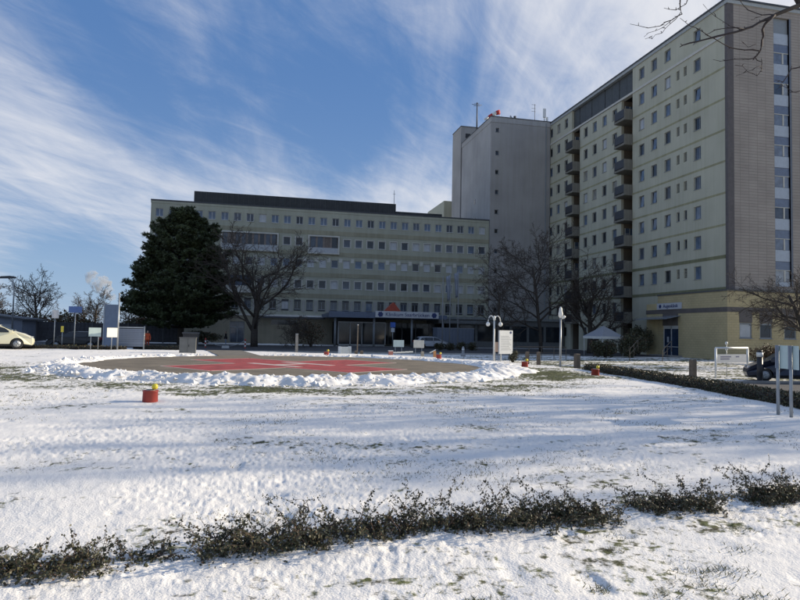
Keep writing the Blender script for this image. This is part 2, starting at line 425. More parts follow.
BROWN = mat('brown_panel', (0.12, 0.105, 0.095), 0.7, 0.12, 1.5)
PLASTER = mat('tower_plaster', (0.325, 0.315, 0.30), 0.9, 0.10, 0.25, 0.1, 20, streaks=0.07)
PLASTER2 = mat('tower_plaster_side', (0.36, 0.355, 0.345), 0.9, 0.12, 0.25, 0.1, 20, streaks=0.12)
YELLOW = mat('annex_yellow_brick', (0.52, 0.43, 0.235), 0.85, 0.08, 0.8, 0.15, 30, streaks=0.08)
BEIGE = mat('wall_beige', (0.25, 0.225, 0.165), 0.85, 0.1, 0.6, streaks=0.1)
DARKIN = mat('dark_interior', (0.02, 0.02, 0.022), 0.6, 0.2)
BLUEF = mat('canopy_blue', (0.10, 0.13, 0.19), 0.5, 0.1)
WHITE = mat('sign_white', (0.50, 0.515, 0.53), 0.5, 0.03)
NAVY = mat('sign_navy', (0.012, 0.03, 0.13), 0.5, 0.1)

def brick_mat(name, c1, c2, mortar, bw, bh, off=0.0):
    m = bpy.data.materials.new(name); m.use_nodes = True; t = m.node_tree; b = t.nodes['Principled BSDF']; L = t.links.new
    tcn = t.nodes.new('ShaderNodeTexCoord'); mp = t.nodes.new('ShaderNodeMapping'); mp.inputs['Rotation'].default_value = (R_(90), 0, 0)
    sp = t.nodes.new('ShaderNodeSeparateXYZ'); L(tcn.outputs['Object'], sp.inputs[0])
    ad = t.nodes.new('ShaderNodeMath'); ad.operation = 'ADD'; L(sp.outputs[0], ad.inputs[0]); L(sp.outputs[1], ad.inputs[1])
    cb = t.nodes.new('ShaderNodeCombineXYZ'); L(ad.outputs[0], cb.inputs[0]); L(sp.outputs[2], cb.inputs[1])
    br = t.nodes.new('ShaderNodeTexBrick'); L(cb.outputs[0], br.inputs['Vector']); br.offset = off; br.squash = 1
    br.inputs['Scale'].default_value = 1; br.inputs['Brick Width'].default_value = bw; br.inputs['Row Height'].default_value = bh
    br.inputs['Mortar Size'].default_value = bh*0.07; br.inputs['Color1'].default_value = (*c1, 1); br.inputs['Color2'].default_value = (*c2, 1); br.inputs['Mortar'].default_value = (*mortar, 1)
    n = t.nodes.new('ShaderNodeTexNoise'); n.inputs['Scale'].default_value = 0.35; n.inputs['Detail'].default_value = 6; L(tcn.outputs['Object'], n.inputs['Vector'])
    r = t.nodes.new('ShaderNodeValToRGB'); r.color_ramp.elements[0].position = 0.3; r.color_ramp.elements[1].position = 0.7
    r.color_ramp.elements[0].color = (0.8, 0.8, 0.8, 1); r.color_ramp.elements[1].color = (1, 1, 1, 1); L(n.outputs[0], r.inputs[0])
    mm = t.nodes.new('ShaderNodeMix'); mm.data_type = 'RGBA'; mm.blend_type = 'MULTIPLY'; mm.inputs[0].default_value = 1
    L(br.outputs[0], mm.inputs[6]); L(r.outputs[0], mm.inputs[7]); L(mm.outputs[2], b.inputs['Base Color'])
    bp = t.nodes.new('ShaderNodeBump'); bp.inputs['Strength'].default_value = 0.6; bp.inputs['Distance'].default_value = 0.02; bp.invert = True
    L(br.outputs['Fac'], bp.inputs['Height']); L(bp.outputs[0], b.inputs['Normal']); b.inputs['Roughness'].default_value = 0.8
    return m
TILE = brick_mat('end_wall_tiles', (0.40, 0.35, 0.295), (0.37, 0.32, 0.27), (0.26, 0.225, 0.19), 0.98, 0.285)
YBRICK = brick_mat('annex_block', (0.54, 0.445, 0.245), (0.50, 0.41, 0.225), (0.42, 0.35, 0.20), 0.5, 0.24, 0.5)

def win_meshes(w, h, kind='two', frame=FRAME_L, panes=(G_DARK,), deep=0.14):
    """(frame mesh, [pane meshes]); local x along the wall, +y inward, origin at the opening's centre on the wall face"""
    fb = MB(); t = 0.06; a, b = w/2, h/2; y0, y1 = deep, deep+0.07
    fb.box(-a, -a+t, y0, y1, -b, b).box(a-t, a, y0, y1, -b, b).box(-a+t, a-t, y0, y1, -b, -b+t).box(-a+t, a-t, y0, y1, b-t, b)
    if kind == 'two': fb.box(-0.03, 0.03, y0, y1, -b+t, b-t)
    if kind == 'third': fb.box(a*0.25, a*0.25+0.05, y0, y1, -b+t, b-t)
    fb.box(-a-0.04, a+0.04, -0.06, deep-0.002, -b-0.05, -b-0.003)      # sill
    pm = []
    for p in panes:
        q = MB().box(-a+t*0.5, a-t*0.5, deep+0.02, deep+0.05, -b+t*0.5, b-t*0.5); pm.append(q.mesh('pane', p))
    return fb.mesh('window', frame), pm
def put_win(ms, parent, loc, rz, rng, weights=None):
    f, pm = ms
    w = link('window', f, parent, loc, rz)
    link('pane', rng.choices(pm, weights)[0], w)
    return w

class Facade:
    """storeys of a wall built round its openings. axis 'y': faces -Y, u = X;  axis 'x': faces -X, u = Y"""
    def __init__(s, axis, face, parent): s.axis = axis; s.face = face; s.p = parent
    def bx(s, mb, u0, u1, d0, d1, z0, z1):
        if s.axis == 'y': mb.box(u0, u1, s.face+d0, s.face+d1, z0, z1)
        else: mb.box(s.face+d0, s.face+d1, u0, u1, z0, z1)
    def loc(s, u, d, z): return (u, s.face+d, z) if s.axis == 'y' else (s.face+d, u, z)
    def rz(s): return 0 if s.axis == 'y' else -PI/2
    def storey(s, mb, u0, u1, z0, z1, opens, th=0.35):
        """opens: list of (uc, zc, w, h) sharing any sill/lintel heights"""
        if not opens: s.bx(mb, u0, u1, 0, th, z0, z1); return
        opens = sorted(opens); cur = u0
        for uc, zc, w, h in opens:
            a, b = uc-w/2, uc+w/2
            s.bx(mb, cur, a, 0, th, z0, z1)
            s.bx(mb, a, b, 0, th, z0, zc-h/2); s.bx(mb, a, b, 0, th, zc+h/2, z1)
            cur = b
        s.bx(mb, cur, u1, 0, th, z0, z1)

def text_mesh(body, size, mat_, name='lettering'):
    cu_ = bpy.data.curves.new('t', 'FONT'); cu_.body = body; cu_.size = size; cu_.extrude = 0.012; cu_.align_x = 'CENTER'; cu_.align_y = 'CENTER'
    o = bpy.data.objects.new('t', cu_); C.objects.link(o)
    dg = bpy.context.evaluated_depsgraph_get(); me = bpy.data.meshes.new_from_object(o.evaluated_get(dg)); me.name = name
    bpy.data.objects.remove(o); me.materials.clear(); me.materials.append(mat_)
    me.transform(Matrix.Rotation(R_(90), 4, 'X'))          # stands up, reads from -Y
    return me
def emblem(r, mat_):
    b = MB()
    for k in range(6):
        a = 2*PI*k/6+0.2
        b.add([(r*0.62*math.cos(a)+r*0.42*math.cos(2*PI*j/10), y, r*0.62*math.sin(a)+r*0.42*math.sin(2*PI*j/10)) for y in (-0.012-0.0005*k, 0.01) for j in range(10)],
              [tuple(range(10)), tuple(reversed(range(10, 20)))]+[(j, (j+1) % 10, (j+1) % 10+10, j+10) for j in range(10)])
    b.add([(r*0.5*math.cos(2*PI*j/12), y, r*0.5*math.sin(2*PI*j/12)) for y in (-0.018, 0.01) for j in range(12)],
          [tuple(range(12)), tuple(reversed(range(12, 24)))]+[(j, (j+1) % 12, (j+1) % 12+12, j+12) for j in range(12)])
    return b.mesh('emblem', mat_)

# ------------------------------------------------------------------ the long five-storey clinic building
def clinic():
    rng = random.Random(3)
    t = thing('clinic_building', 'long pale yellow clinic building with five window rows and charcoal roof screen', 'building')
    Y = 88.6; x0, x1 = -15.2, 33.2
    F = Facade('y', Y, t)
    zc = [5.45, 8.5, 11.5, 14.53, 17.55]; zb = [3.95, 6.98, 10.0, 13.02, 16.05, 19.1]
    cols = [-14.1+1.711*k for k in range(28)]
    MB().box(x0+0.01, x1, Y+0.35, Y+15, 0, 19.05).build('core', WALL_P, t)
    wall = MB(); panes = (G_DARK, G_MID, G_BLUE, G_BLIND)
    wts = [(5, 3, 1, .3), (5, 3, 2, 2), (.7, 2, 3, 4), (4, 3, 2, 2), (1.2, 3, 5, 1.6)]
    ms = [win_meshes(0.98, 1.12, 'two' if r in (0, 4) else 'one', FRAME_L if r else FRAME_G, panes) for r in range(5)]
    def covered(r, x):
        if r == 3 and (-6.0 < x < 1.9 or 5.9 < x < 10.5): return True
        if r == 1 and -5.2 < x < -1.6: return True
        return False
    for r in range(5):
        op = []
        for x in cols:
            if covered(r, x): continue
            op.append((x, zc[r], 0.98, 1.12))
            put_win(ms[r], t, (x, Y, zc[r]), 0, rng, wts[r])
        if r == 3: op += [(-2.06, 14.2, 7.9, 2.5), (8.2, 14.2, 4.5, 2.5)]
        if r == 1: op += [(-3.4, 8.3, 3.4, 2.3)]
        wall.cur = 0
        if r == 0:
            F.storey(wall, x0, x1, zb[0], zb[1], [(x, z, w, 1.6) for x, z, w, h in op], 0.35)
            for x in cols:                                    # panels under the ground row's lintel
                wall.cur = 1; F.bx(wall, x-0.489, x+0.489, 0.06, 0.34, zc[0]+0.56, zc[0]+0.8); F.bx(wall, x-0.489, x+0.489, 0.06, 0.34, zc[0]-0.8, zc[0]-0.56); wall.cur = 0
        else: F.storey(wall, x0, x1, zb[r], zb[r+1], op)
    wall.build('wall', [WALL_L, TRIM_D], t)
    for r in range(1, 6):                                     # storey bands, just proud of the wall
        b = MB(); F.bx(b, x0-0.04, x1, -0.05, 0.02, zb[r]-0.42 if r < 5 else zb[r]-0.3, zb[r]+0.16 if r < 5 else zb[r]+0.02); b.build('floor_band', WALL_L2 if r < 5 else WALL_L, t)
    b = MB(); F.bx(b, x0-0.04, x1, -0.09, 0.02, zb[0]-0.1, zb[0]+0.14); b.build('floor_band', LEDGE, t)
    # pale surrounds round the windows of two rows, head tabs on the others
    for r, mm in ((3, LEDGE), (1, LEDGE)):
        b0 = MB(); w, h, e = 0.98, 1.12, 0.11
        b0.box(-w/2-e, -w/2, -0.035, 0.05, -h/2-e, h/2+e).box(w/2, w/2+e, -0.035, 0.05, -h/2-e, h/2+e).box(-w/2, w/2, -0.035, 0.05, h/2, h/2+e)
        me = b0.mesh('window_surround', mm)
        for x in cols:
            if not covered(r, x): link('window_surround', me, t, (x, Y, zc[r]))
    b0 = MB().box(-0.24, 0.24, -0.04, 0.03, -0.3, 0.3); me = b0.mesh('pier_tab', LEDGE)
    me2 = MB().box(-0.25, 0.25, -0.05, 0.03, -0.95, 0.72).mesh('pilaster', WALL_P)
    for k in range(27):
        x = (cols[k]+cols[k+1])/2
        if not covered(1, x): link('pier_tab', me, t, (x, Y, zc[2]+0.62-0.1))
        link('pilaster', me2, t, (x, Y, zc[0]))
    # the two glazed bays and the white balcony bay
    for xa, xb, n in ((-6.0, 1.86, 9), (5.95, 10.45, 4)):
        b = MB(); F.bx(b, xa, xa+0.22, -0.35, 0.34, 12.85, 15.5); F.bx(b, xb-0.22, xb, -0.35, 0.34, 12.85, 15.5)
        F.bx(b, xa+0.22, xb-0.22, -0.35, 0.34, 15.3, 15.5); F.bx(b, xa+0.22, xb-0.22, -0.35, 0.34, 12.85, 13.0)
        bay = b.build('bay_frame', LEDGE, t)
        b = MB(); F.bx(b, xa+0.22, xb-0.22, -0.28, -0.2, 13.0, 13.75); b.build('parapet_panel', mat('bay_parapet', (0.42, 0.44, 0.45), 0.6, 0.08), bay)
        st = (xb-xa-0.44)/n
        for k in range(n):
            b = MB(); F.bx(b, xa+0.22+k*st+0.14, xa+0.22+(k+1)*st-0.14, -0.1, -0.06, 13.76, 15.29); b.build('pane', rng.choice((G_DARK, G_DARK, G_MID, mat('bay_curtain', (0.13, 0.10, 0.08), 0.4, 0.2))), bay)
            b = MB(); F.bx(b, xa+0.22+k*st-0.14+0.001*k, xa+0.22+k*st+0.14, -0.16, -0.02, 13.76, 15.29); b.build('mullion', mat('bay_mullion', (0.20, 0.165, 0.14), 0.6), bay)
    b = MB(); F.bx(b, -5.15, -1.65, -0.5, -0.4, 7.0, 7.95); F.bx(b, -5.15, -5.0, -0.4, 0.3, 7.0, 7.95); F.bx(b, -1.8, -1.65, -0.4, 0.3, 7.0, 7.95); F.bx(b, -5.0, -1.8, -0.4, 0.3, 7.0, 7.12)
    bal = b.build('balcony', LEDGE, t)
    for k in range(3):
        b = MB(); F.bx(b, -4.95+k*1.08, -3.97+k*1.08, 0.1, 0.16, 7.14, 9.38); b.build('pane', rng.choice((G_BLUE, G_MID)), bal)
    # roof
    MB().box(x0-0.06, x1, Y-0.08, Y+15, 19.1, 19.3).build('roof_edge', TRIM_D, t)
    n = 40
    rs = MB().box(-9.8, 18.85, Y+0.9, Y+11, 19.3, 20.95).build('roof_screen', ROOF_D, t)
    me = MB().box(-0.03, 0.03, -0.05, 0.02, 0.03, 1.6).mesh('slat', mat('roof_slat', (0.055, 0.06, 0.06), 0.6))
    for k in range(n): link('slat', me, rs, (-9.6+k*0.72, Y+0.9, 19.3))
    MB().box(18.9, 26.0, Y+0.9, Y+11, 19.3, 19.85).build('roof_upstand', ROOF_D, t)
    # ground floor
    b = MB(); opens = [(-3.4, 1.55, 1.95, 2.9), (3.0, 3.0, 3.6, 0.7), (-8.5, 3.0, 3.2, 0.7)]
    F.storey(b, x0, 8.2, 0, zb[0], opens); F.storey(b, 8.2, 33.2, 0, zb[0], [(20.0, 1.7, 20.5, 3.1)]); b.build('ground_floor_wall', BEIGE, t)
    b = MB(); F.bx(b, -4.37, -2.43, 0.2, 0.26, 0.1, 3.0); d = b.build('door', G_MID, t)
    b = MB()
    for u in (-4.37, -3.43, -2.51): F.bx(b, u, u+0.08, 0.12, 0.19, 0.1, 3.0)
    F.bx(b, -4.29, -2.51, 0.12, 0.19, 2.15, 2.25); b.build('door_frame', FRAME_G, d)
    for u in (3.0, -8.5):
        b = MB(); F.bx(b, u-1.8+(0 if u > 0 else .2), u+1.8-(0 if u > 0 else .2), 0.15, 0.2, 2.65, 3.35); b.build('window', G_DARK, t)
    for k in range(10):
        b = MB(); F.bx(b, 9.8+k*2.05, 11.72+k*2.05, 0.2, 0.26, 0.15, 3.25); b.build('window', G_DARK, t)
        b = MB(); F.bx(b, 11.74+k*2.05, 11.83+k*2.05, 0.1, 0.2, 0.15, 3.25); b.build('window_frame', FRAME_G, t)
    b = MB(); F.bx(b, -0.5, 8.6, -1.1, -0.1, 3.55, 3.8); sl = b.build('ledge_roof', TRIM_D, t)
    b = MB(); F.bx(b, 0.2, 8.4, -1.05, -0.15, 3.802, 3.88); b.build('snow_cap', SNOW, sl)
clinic()

# ------------------------------------------------------------------ stair tower
def tower():
    rng = random.Random(9)
    t = thing('stair_tower', 'tall windowless grey plaster tower between the two clinic blocks', 'building')
    Y = 88.3; x0, x1 = 33.25, 43.0; top = 35.15
    F = Facade('y', Y, t); wall = MB()
    zs = [5.56, 8.51, 11.47, 14.5, 17.57, 20.52, 23.56, 26.65, 29.6, 33.16]
    ms = win_meshes(0.55, 0.66, 'one', FRAME_G, (G_DARK, G_MID), 0.18)
    zb = [0]+[(a+b)/2 for a, b in zip(zs[:-1], zs[1:])]+[34.35]
    for i, z in enumerate(zs):
        F.storey(wall, x0, x1, zb[i], zb[i+1], [(34.25, z, 0.55, 0.66)]); put_win(ms, t, (34.25, Y, z), 0, rng, (4, 1))
    wall.build('wall', PLASTER, t)
    MB().box(x0+0.002, x1, Y+0.35, Y+14.3, 0, 34.35).build('core', PLASTER2, t)
    MB().box(x0-0.05, x1+0.3, Y-0.06, Y+14.35, 34.352, top).build('parapet', PLASTER2, t)
    MB().box(x0-0.1, x1+0.35, Y-0.11, Y+14.4, top+0.002, top+0.12).build('coping', TRIM_D, t)
    for y, z in ((95.5, 23.4), (95.5, 20.4)):
        b = MB().box(x0-0.03, x0+0.05, y-0.3, y+0.3, z-0.4, z+0.4); b.build('window', G_DARK, t)
    MB().box(33.12, 45, 102.9, 107.8, 0, 38.3).build('rear_shaft', PLASTER, t)
    MB().box(33.06, 45.05, 102.84, 107.86, 38.302, 38.42).build('coping', TRIM_D, t)
    MB().box(33.95, 34.85, 102.86, 102.95, 36.3, 37.1).build('vent_opening', DARKIN, t)
    MB().box(32.9, 46, 112, 124, 0, 26.9).build('rear_block', WALL_L, t)
    MB().box(42.2, 42.36, Y-0.12, Y-0.003, 4, 34.9).build('downpipe', FRAME_G, t)
tower()

# ------------------------------------------------------------------ ward block on the right
def ward_block():
    rng = random.Random(21)
    t = thing('ward_block', 'eleven storey pale green ward block with two columns of loggia balconies', 'building')
    X = 43.1; F = Facade('x', X, t); fl = 3.085
    zc = [2.49+fl*k for k in range(11)]; zb = [z-1.83 for z in zc]+[34.6]; zb[0] = 0
    S = {'corner': (50.6, 66.35), 'mid': (68.75, 79.15), 'far': (81.5, 89.3)}
    cols = {'corner': [64.52, 62.13, 59.7, 54.9], 'mid': [77.55, 75.16, 72.7, 70.28], 'far': [88.12, 85.68, 83.24]}
    vents = [57.93, 56.75]
    ms = win_meshes(1.06, 1.32, 'third', FRAME_G, (G_DARK, G_MID, G_BLUE, G_BLIND, mat('curtain_half', (0.24, 0.23, 0.20), .35, .3, 1.5)), 0.16)
    mv = MB()
    for i in range(6): mv.box(-0.25, 0.25, 0.10, 0.16, -0.5+i*0.17, -0.5+i*0.17+0.11)
    mv = mv.mesh('vent_grille', mat('vent_grey', (0.22, 0.22, 0.18), .7)); mn = win_meshes(0.5, 1.0, 'one', FRAME_G, (G_DARK,), 0.14)
    of = MB(); of.box(-.53, -.47, .16, .23, -.66, .66).box(.47, .53, .16, .23, -.66, .66).box(-.47, .47, .16, .23, -.66, -.6).box(-.47, .47, .16, .23, .6, .66).box(-.57, .57, -.06, .158, -.71, -.663)
    of = of.mesh('window', FRAME_G); op_ = MB().box(-.5, .5, .27, .3, -.63, .63).mesh('dark_opening', DARKIN)
    sash = MB(); sash.add([(-.46, .17, -.59), (.46, .17, -.59), (.46, .02, .58), (-.46, .02, .58), (-.46, .2, -.59), (.46, .2, -.59), (.46, .05, .58), (-.46, .05, .58)], [(0, 1, 2, 3), (7, 6, 5, 4), (0, 4, 5, 1), (1, 5, 6, 2), (2, 6, 7, 3), (3, 7, 4, 0)])
    sash2 = MB(); sash2.add([(.46, .17, -.59), (.46, .17, .59), (.12, .42, .59), (.12, .42, -.59), (.46, .2, -.59), (.46, .2, .59), (.12, .45, .59), (.12, .45, -.59)], [(0, 1, 2, 3), (7, 6, 5, 4), (0, 4, 5, 1), (1, 5, 6, 2), (2, 6, 7, 3), (3, 7, 4, 0)])
    tri = MB(); tri.add([(-.46, .18, -.55), (.1, .18, -.58), (.44, .18, .58), (-.2, .18, .58), (-.46, .21, -.55), (.1, .21, -.58), (.44, .21, .58), (-.2, .21, .58)], [(0, 1, 2, 3), (7, 6, 5, 4), (0, 4, 5, 1), (1, 5, 6, 2), (2, 6, 7, 3), (3, 7, 4, 0)])
    sash = sash.mesh('sash', G_BLUE); tri = tri.mesh('sash', G_BLUE)
    for nm, (u0, u1) in S.items():
        wall = MB()
        for k in range(11):
            if k == 10 and nm == 'mid': continue
            if nm == 'corner' and k < 2: F.storey(wall, u0, u1, zb[k], zb[k+1], []); continue
            op = [(u, zc[k], 1.06, 1.32) for u in cols[nm]]
            for u in cols[nm]:
                if nm == 'corner' and rng.random() < .34:      # tilted casement
                    w_ = link('window', of, t, (X, u, zc[k]), -PI/2); link('dark_opening', op_, w_); link('sash', tri, w_)
                else: put_win(ms, t, (X, u, zc[k]), -PI/2, rng, (3, 3, 4, .5, .8) if nm == 'corner' else (6, 2, 1, .5, .9))
            if nm == 'corner' and k < 10:
                op += [(u, zc[k]+0.1, 0.5, 1.0) for u in vents]
                for u in vents:
                    if k in (3, 4): put_win(mn, t, (X, u, zc[k]+0.1), -PI/2, rng)
                    else:
                        v = link('vent_grille', mv, t, (X, u, zc[k]+0.1), -PI/2)
            F.storey(wall, u0, u1, zb[k], zb[k+1], op)
        wall.build('wall', WALL_R, t)
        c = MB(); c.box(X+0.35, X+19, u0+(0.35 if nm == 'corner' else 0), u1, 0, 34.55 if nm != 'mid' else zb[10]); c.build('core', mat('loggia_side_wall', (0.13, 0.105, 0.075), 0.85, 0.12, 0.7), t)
        for k in range(2, 11):
            b = MB()
            if k == 10: F.bx(b, max(u0, 50.96), u1, -0.10, 0.02, zb[k]-0.02, zb[k]+0.24); b.build('ledge', LEDGE, t)
            else:
                hgt = 0.10 if k > 3 else 0.16
                F.bx(b, max(u0, 50.96), u1, -0.015 if k > 3 else -0.035, 0.02, zb[k]-hgt, zb[k]+hgt); b.build('floor_band', WALL_R2 if k < 4 else WALL_R3, t)
        b = MB()                                              # stained lintel panels over the windows
    # loggias and balconies
    RAIL = mat('balcony_panel', (0.032, 0.035, 0.042), 0.5, 0.15); SLAB = mat('balcony_concrete', (0.19, 0.18, 0.15), 0.85, 0.12, 1, streaks=0.2)
    for u0, u1, tagp in ((66.35, 68.75, 2), (79.15, 81.5, 1)):
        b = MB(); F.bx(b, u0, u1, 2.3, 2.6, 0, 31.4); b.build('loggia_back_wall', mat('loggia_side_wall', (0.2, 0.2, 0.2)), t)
        sm = MB().box(X-1.05, X+2.28, 0.02, u1-u0-0.02, -0.26, 0.0).mesh('balcony', SLAB)
        pm = MB().box(X-1.05, X-0.98, 0.25, u1-u0-0.25, 0.1, 1.08).mesh('railing_panel', RAIL)
        cm = MB().box(X-1.045, X-0.02, 0.06, 0.2, 0.004, 1.06).mesh('cheek_wall', SLAB)
        cm2 = MB().box(X-1.045, X-0.02, u1-u0-0.2, u1-u0-0.06, 0.004, 1.06).mesh('cheek_wall', SLAB)
        gm = MB().box(X+0.5, X+1.9, u1-u0-0.06, u1-u0-0.01, 0.15, 2.3).mesh('loggia_door', G_BLUE)
        gf = MB().box(X+0.45, X+0.55, u1-u0-0.09, u1-u0-0.062, 0.1, 2.3).box(X+1.1, X+1.18, u1-u0-0.09, u1-u0-0.062, 0.1, 2.3).box(X+0.55, X+1.1, u1-u0-0.09, u1-u0-0.062, 1.55, 1.62).mesh('door_frame', LEDGE)
        for k in range(1, 10):
            s = link('balcony', sm, t, (0, u0, zb[k]+0.13))
            link('railing_panel', pm, s); link('cheek_wall', cm, s); link('cheek_wall', cm2, s)
            if k in (9, 4) or (k == 3 and tagp == 1):
                g = link('loggia_door', gm, s); link('door_frame', gf, g)
    # dark screen of the top storey
    n = 9; st = (81.5-66.35)/n
    b = MB(); F.bx(b, 66.35, 81.5, 0.5, 19, 31.5, 34.55); b.build('top_storey_core', DARKIN, t)
    SCR = mat('top_screen', (0.05, 0.055, 0.052), 0.5, 0.15)
    for k in range(n):
        b = MB(); F.bx(b, 66.39+k*st, 66.31+(k+1)*st, 0.3+0.03*(k % 2), 0.49, 31.76, 34.58); b.build('screen_panel', SCR, t)
    b = MB(); F.bx(b, 66.35, 81.5, -0.105, 0.5, 31.49, 31.755); b.build('ledge', LEDGE, t)
    # roof edge and fascia
    MB().box(X-0.12, X+19, 50.5, 89.35, 34.602, 34.95).build('fascia', mat('fascia_grey', (0.36, 0.38, 0.37), 0.7, 0.08), t)
    MB().box(X-0.2, X+19.1, 50.42, 89.4, 34.952, 35.12).build('roof_edge', TRIM_D, t)
    # end wall: brown corner strip, tiles, stair glazing
    E_ = Facade('y', 50.6, t)
    b = MB(); E_.bx(b, X-0.02, X+0.66, -0.03, 0.345, 6.6, 34.6); b.build('corner_strip', mat('corner_strip', (0.115, 0.10, 0.095), 0.7, 0.1), t)
    b = MB(); E_.bx(b, X+0.66, 48.38, 0, 0.345, 6.4, 34.6); E_.bx(b, 50.2, X+19, 0, 0.345, 6.4, 34.6); E_.bx(b, 48.38, 50.2, 0, 0.345, 33.9, 34.6); E_.bx(b, 48.38, 50.2, 0, 0.345, 6.4, 7.2); b.build('end_wall', TILE, t)
    b = MB(); E_.bx(b, 50.2, 50.42, -0.02, 0.2, 7.2, 33.9); b.build('glazing_jamb', mat('glazing_jamb', (0.13, 0.145, 0.17), 0.5), t)
    SPAN = mat('glazing_spandrel', (0.42, 0.46, 0.50), 0.35, 0.06); LOW = mat('glazing_low_pane', (0.15, 0.18, 0.24), 0.2, 0.1); SG = [glass('stair_glass_a', (0.17, 0.20, 0.25)), glass('stair_glass_b', (0.28, 0.30, 0.32)), G_MID]
    for k in range(9):
        z = 18.75-fl*4+fl*k+0.15                    # foot of each spandrel
        z0 = z+0.0
        for nm, a, b_, m in (('spandrel', z0+0.02, z0+1.12, SPAN), ('low_pane', z0-0.82, z0-0.02, LOW)):
            b = MB(); E_.bx(b, 48.4, 50.18, 0.12, 0.2, max(7.2, a), b_); b.build(nm, m, t)
        b = MB(); E_.bx(b, 48.44, 49.45, 0.14, 0.2, z0-2.0+0.06, z0-0.88) if z0-2 > 5 else E_.bx(b, 48.44, 49.45, 0.14, 0.2, 7.2, 7.3)
        w = b.build('window', rng.choices(SG, (4, 2, 1))[0], t)
        b = MB(); E_.bx(b, 49.6, 50.14, 0.14, 0.2, z0-2.0+0.06, z0-0.88) if z0-2 > 5 else E_.bx(b, 49.6, 50.14, 0.14, 0.2, 7.2, 7.3)
        b.build('pane', rng.choices(SG, (4, 2, 1))[0], w)
        if z0-2 > 5:
            b = MB(); E_.bx(b, 48.4, 50.18, 0.08, 0.21, z0-0.88, z0-0.82); E_.bx(b, 49.45, 49.6, 0.08, 0.21, z0-1.94, z0-0.88); b.build('window_frame', LEDGE, w)
    b = MB(); E_.bx(b, 48.38, 50.2, 0.21, 0.345, 7.2, 33.9); b.build('glazing_back', FRAME_G, t)
ward_block()

# ------------------------------------------------------------------ yellow annex
def annex():
    t = thing('eye_clinic_annex', 'two storey yellow block annex with brown band at foot of the ward block', 'building')
    X, Y0 = 42.6, 50.2
    F = Facade('x', X, t); E_ = Facade('y', Y0, t)
    w = MB(); F.storey(w, Y0+0.35, 60.7, 0, 4.58, [(58.55, 1.65, 2.6, 3.3)]); F.storey(w, Y0+0.35, 60.7, 5.03, 6.55, [])
    wins = [44.6, 46.85, 49.6, 52.5]
    E_.storey(w, X, 60, 0, 4.58, [(u, 2.85, 1.36, 1.46) for u in wins]); E_.storey(w, X, 60, 5.03, 6.55, [])
    w.build('wall', YBRICK, t)
    MB().box(X+0.02, 60, 60.7, 62.8, 0, 5.7).box(X+0.35, 59.9, Y0+0.35, 60.7, 0, 6.5).build('core', YELLOW, t)
    b = MB(); F.bx(b, Y0-0.03, 62.82, -0.03, 0.34, 4.582, 5.028); b.box(X+0.34, 60, Y0-0.03, Y0+0.34, 4.583, 5.027); b.build('brown_band', BROWN, t)
    MB().box(X-0.06, 60, Y0-0.06, 60.75, 6.552, 6.72).build('roof_edge', mat('annex_coping', (0.10, 0.10, 0.09), 0.7), t)
    for u in wins:
        b = MB(); E_.bx(b, u-0.72, u+0.72, -0.025, 0.02, 3.6, 4.58); b.build('panel', BROWN, t)
        b = MB()
        E_.bx(b, u-0.68, u+0.68, 0.05, 0.14, 2.12, 2.22); E_.bx(b, u-0.68, u+0.68, 0.05, 0.14, 3.4, 3.57); E_.bx(b, u-0.68, u-0.58, 0.05, 0.14, 2.22, 3.4); E_.bx(b, u+0.58, u+0.68, 0.05, 0.14, 2.22, 3.4); E_.bx(b, u-0.75, u+0.75, -0.1, 0.05, 2.06, 2.118)
        wd = b.build('window', FRAME_G, t)
        b = MB(); E_.bx(b, u-0.6, u+0.6, 0.09, 0.13, 2.2, 3.42); b.build('pane', G_BLIND if u < 45 else G_DARK, wd)
    # glazed entrance
    b = MB()
    for u in (57.25, 58.5, 59.75): F.bx(b, u, u+0.1, 0.1, 0.22, 0, 3.3)
    F.bx(b, 57.35, 59.75, 0.1, 0.22, 2.95, 3.3); F.bx(b, 57.35, 59.75, 0.1, 0.22, 0, 0.12); F.bx(b, 57.35, 59.75, 0.11, 0.21, 1.0, 1.08)
    d = b.build('door', FRAME_L, t)
    for u in (57.36, 58.61):
        b = MB(); F.bx(b, u, u+1.13, 0.15, 0.18, 0.12, 2.95); b.build('pane', glass('door_glass', (0.03, 0.05, 0.09)), d)
    b = MB(); F.bx(b, 59.0, 59.3, 0.135, 0.149, 1.5, 2.1); b.build('notice', WHITE, d)
    b = MB(); F.bx(b, 57.3, 59.85, -0.02, 0.3, 3.302, 4.58); b.build('panel', BROWN, t)
    b = MB(); b.add([(X-0.01, 56.9, 4.35), (X-0.01, 62.6, 4.3), (X-1.7, 62.6, 3.95), (X-1.7, 56.9, 4.0), (X-0.01, 56.9, 4.29), (X-0.01, 62.6, 4.24), (X-1.7, 62.6, 3.89), (X-1.7, 56.9, 3.94)],
                    [(0, 1, 2, 3), (7, 6, 5, 4), (0, 3, 7, 4), (3, 2, 6, 7), (2, 1, 5, 6), (1, 0, 4, 5)])
    b.build('door_canopy', mat('canopy_glass', (0.22, 0.25, 0.28), 0.2), t)
    # sign
    b = MB(); F.bx(b, 56.6, 60.68, -0.14, -0.04, 5.04, 5.72); s = b.build('sign_board', WHITE, t)
    o = link('lettering', text_mesh('Augenklinik', 0.52, NAVY), s, (X-0.15, 58.35, 5.38), -PI/2)
    link('emblem', emblem(0.2, NAVY), s, (X-0.15, 60.1, 5.38), -PI/2)
    MB().box(41.4, 42.55, 56.6, 60.5, 0.0, 0.16).build('door_step', CONC, t)
annex()

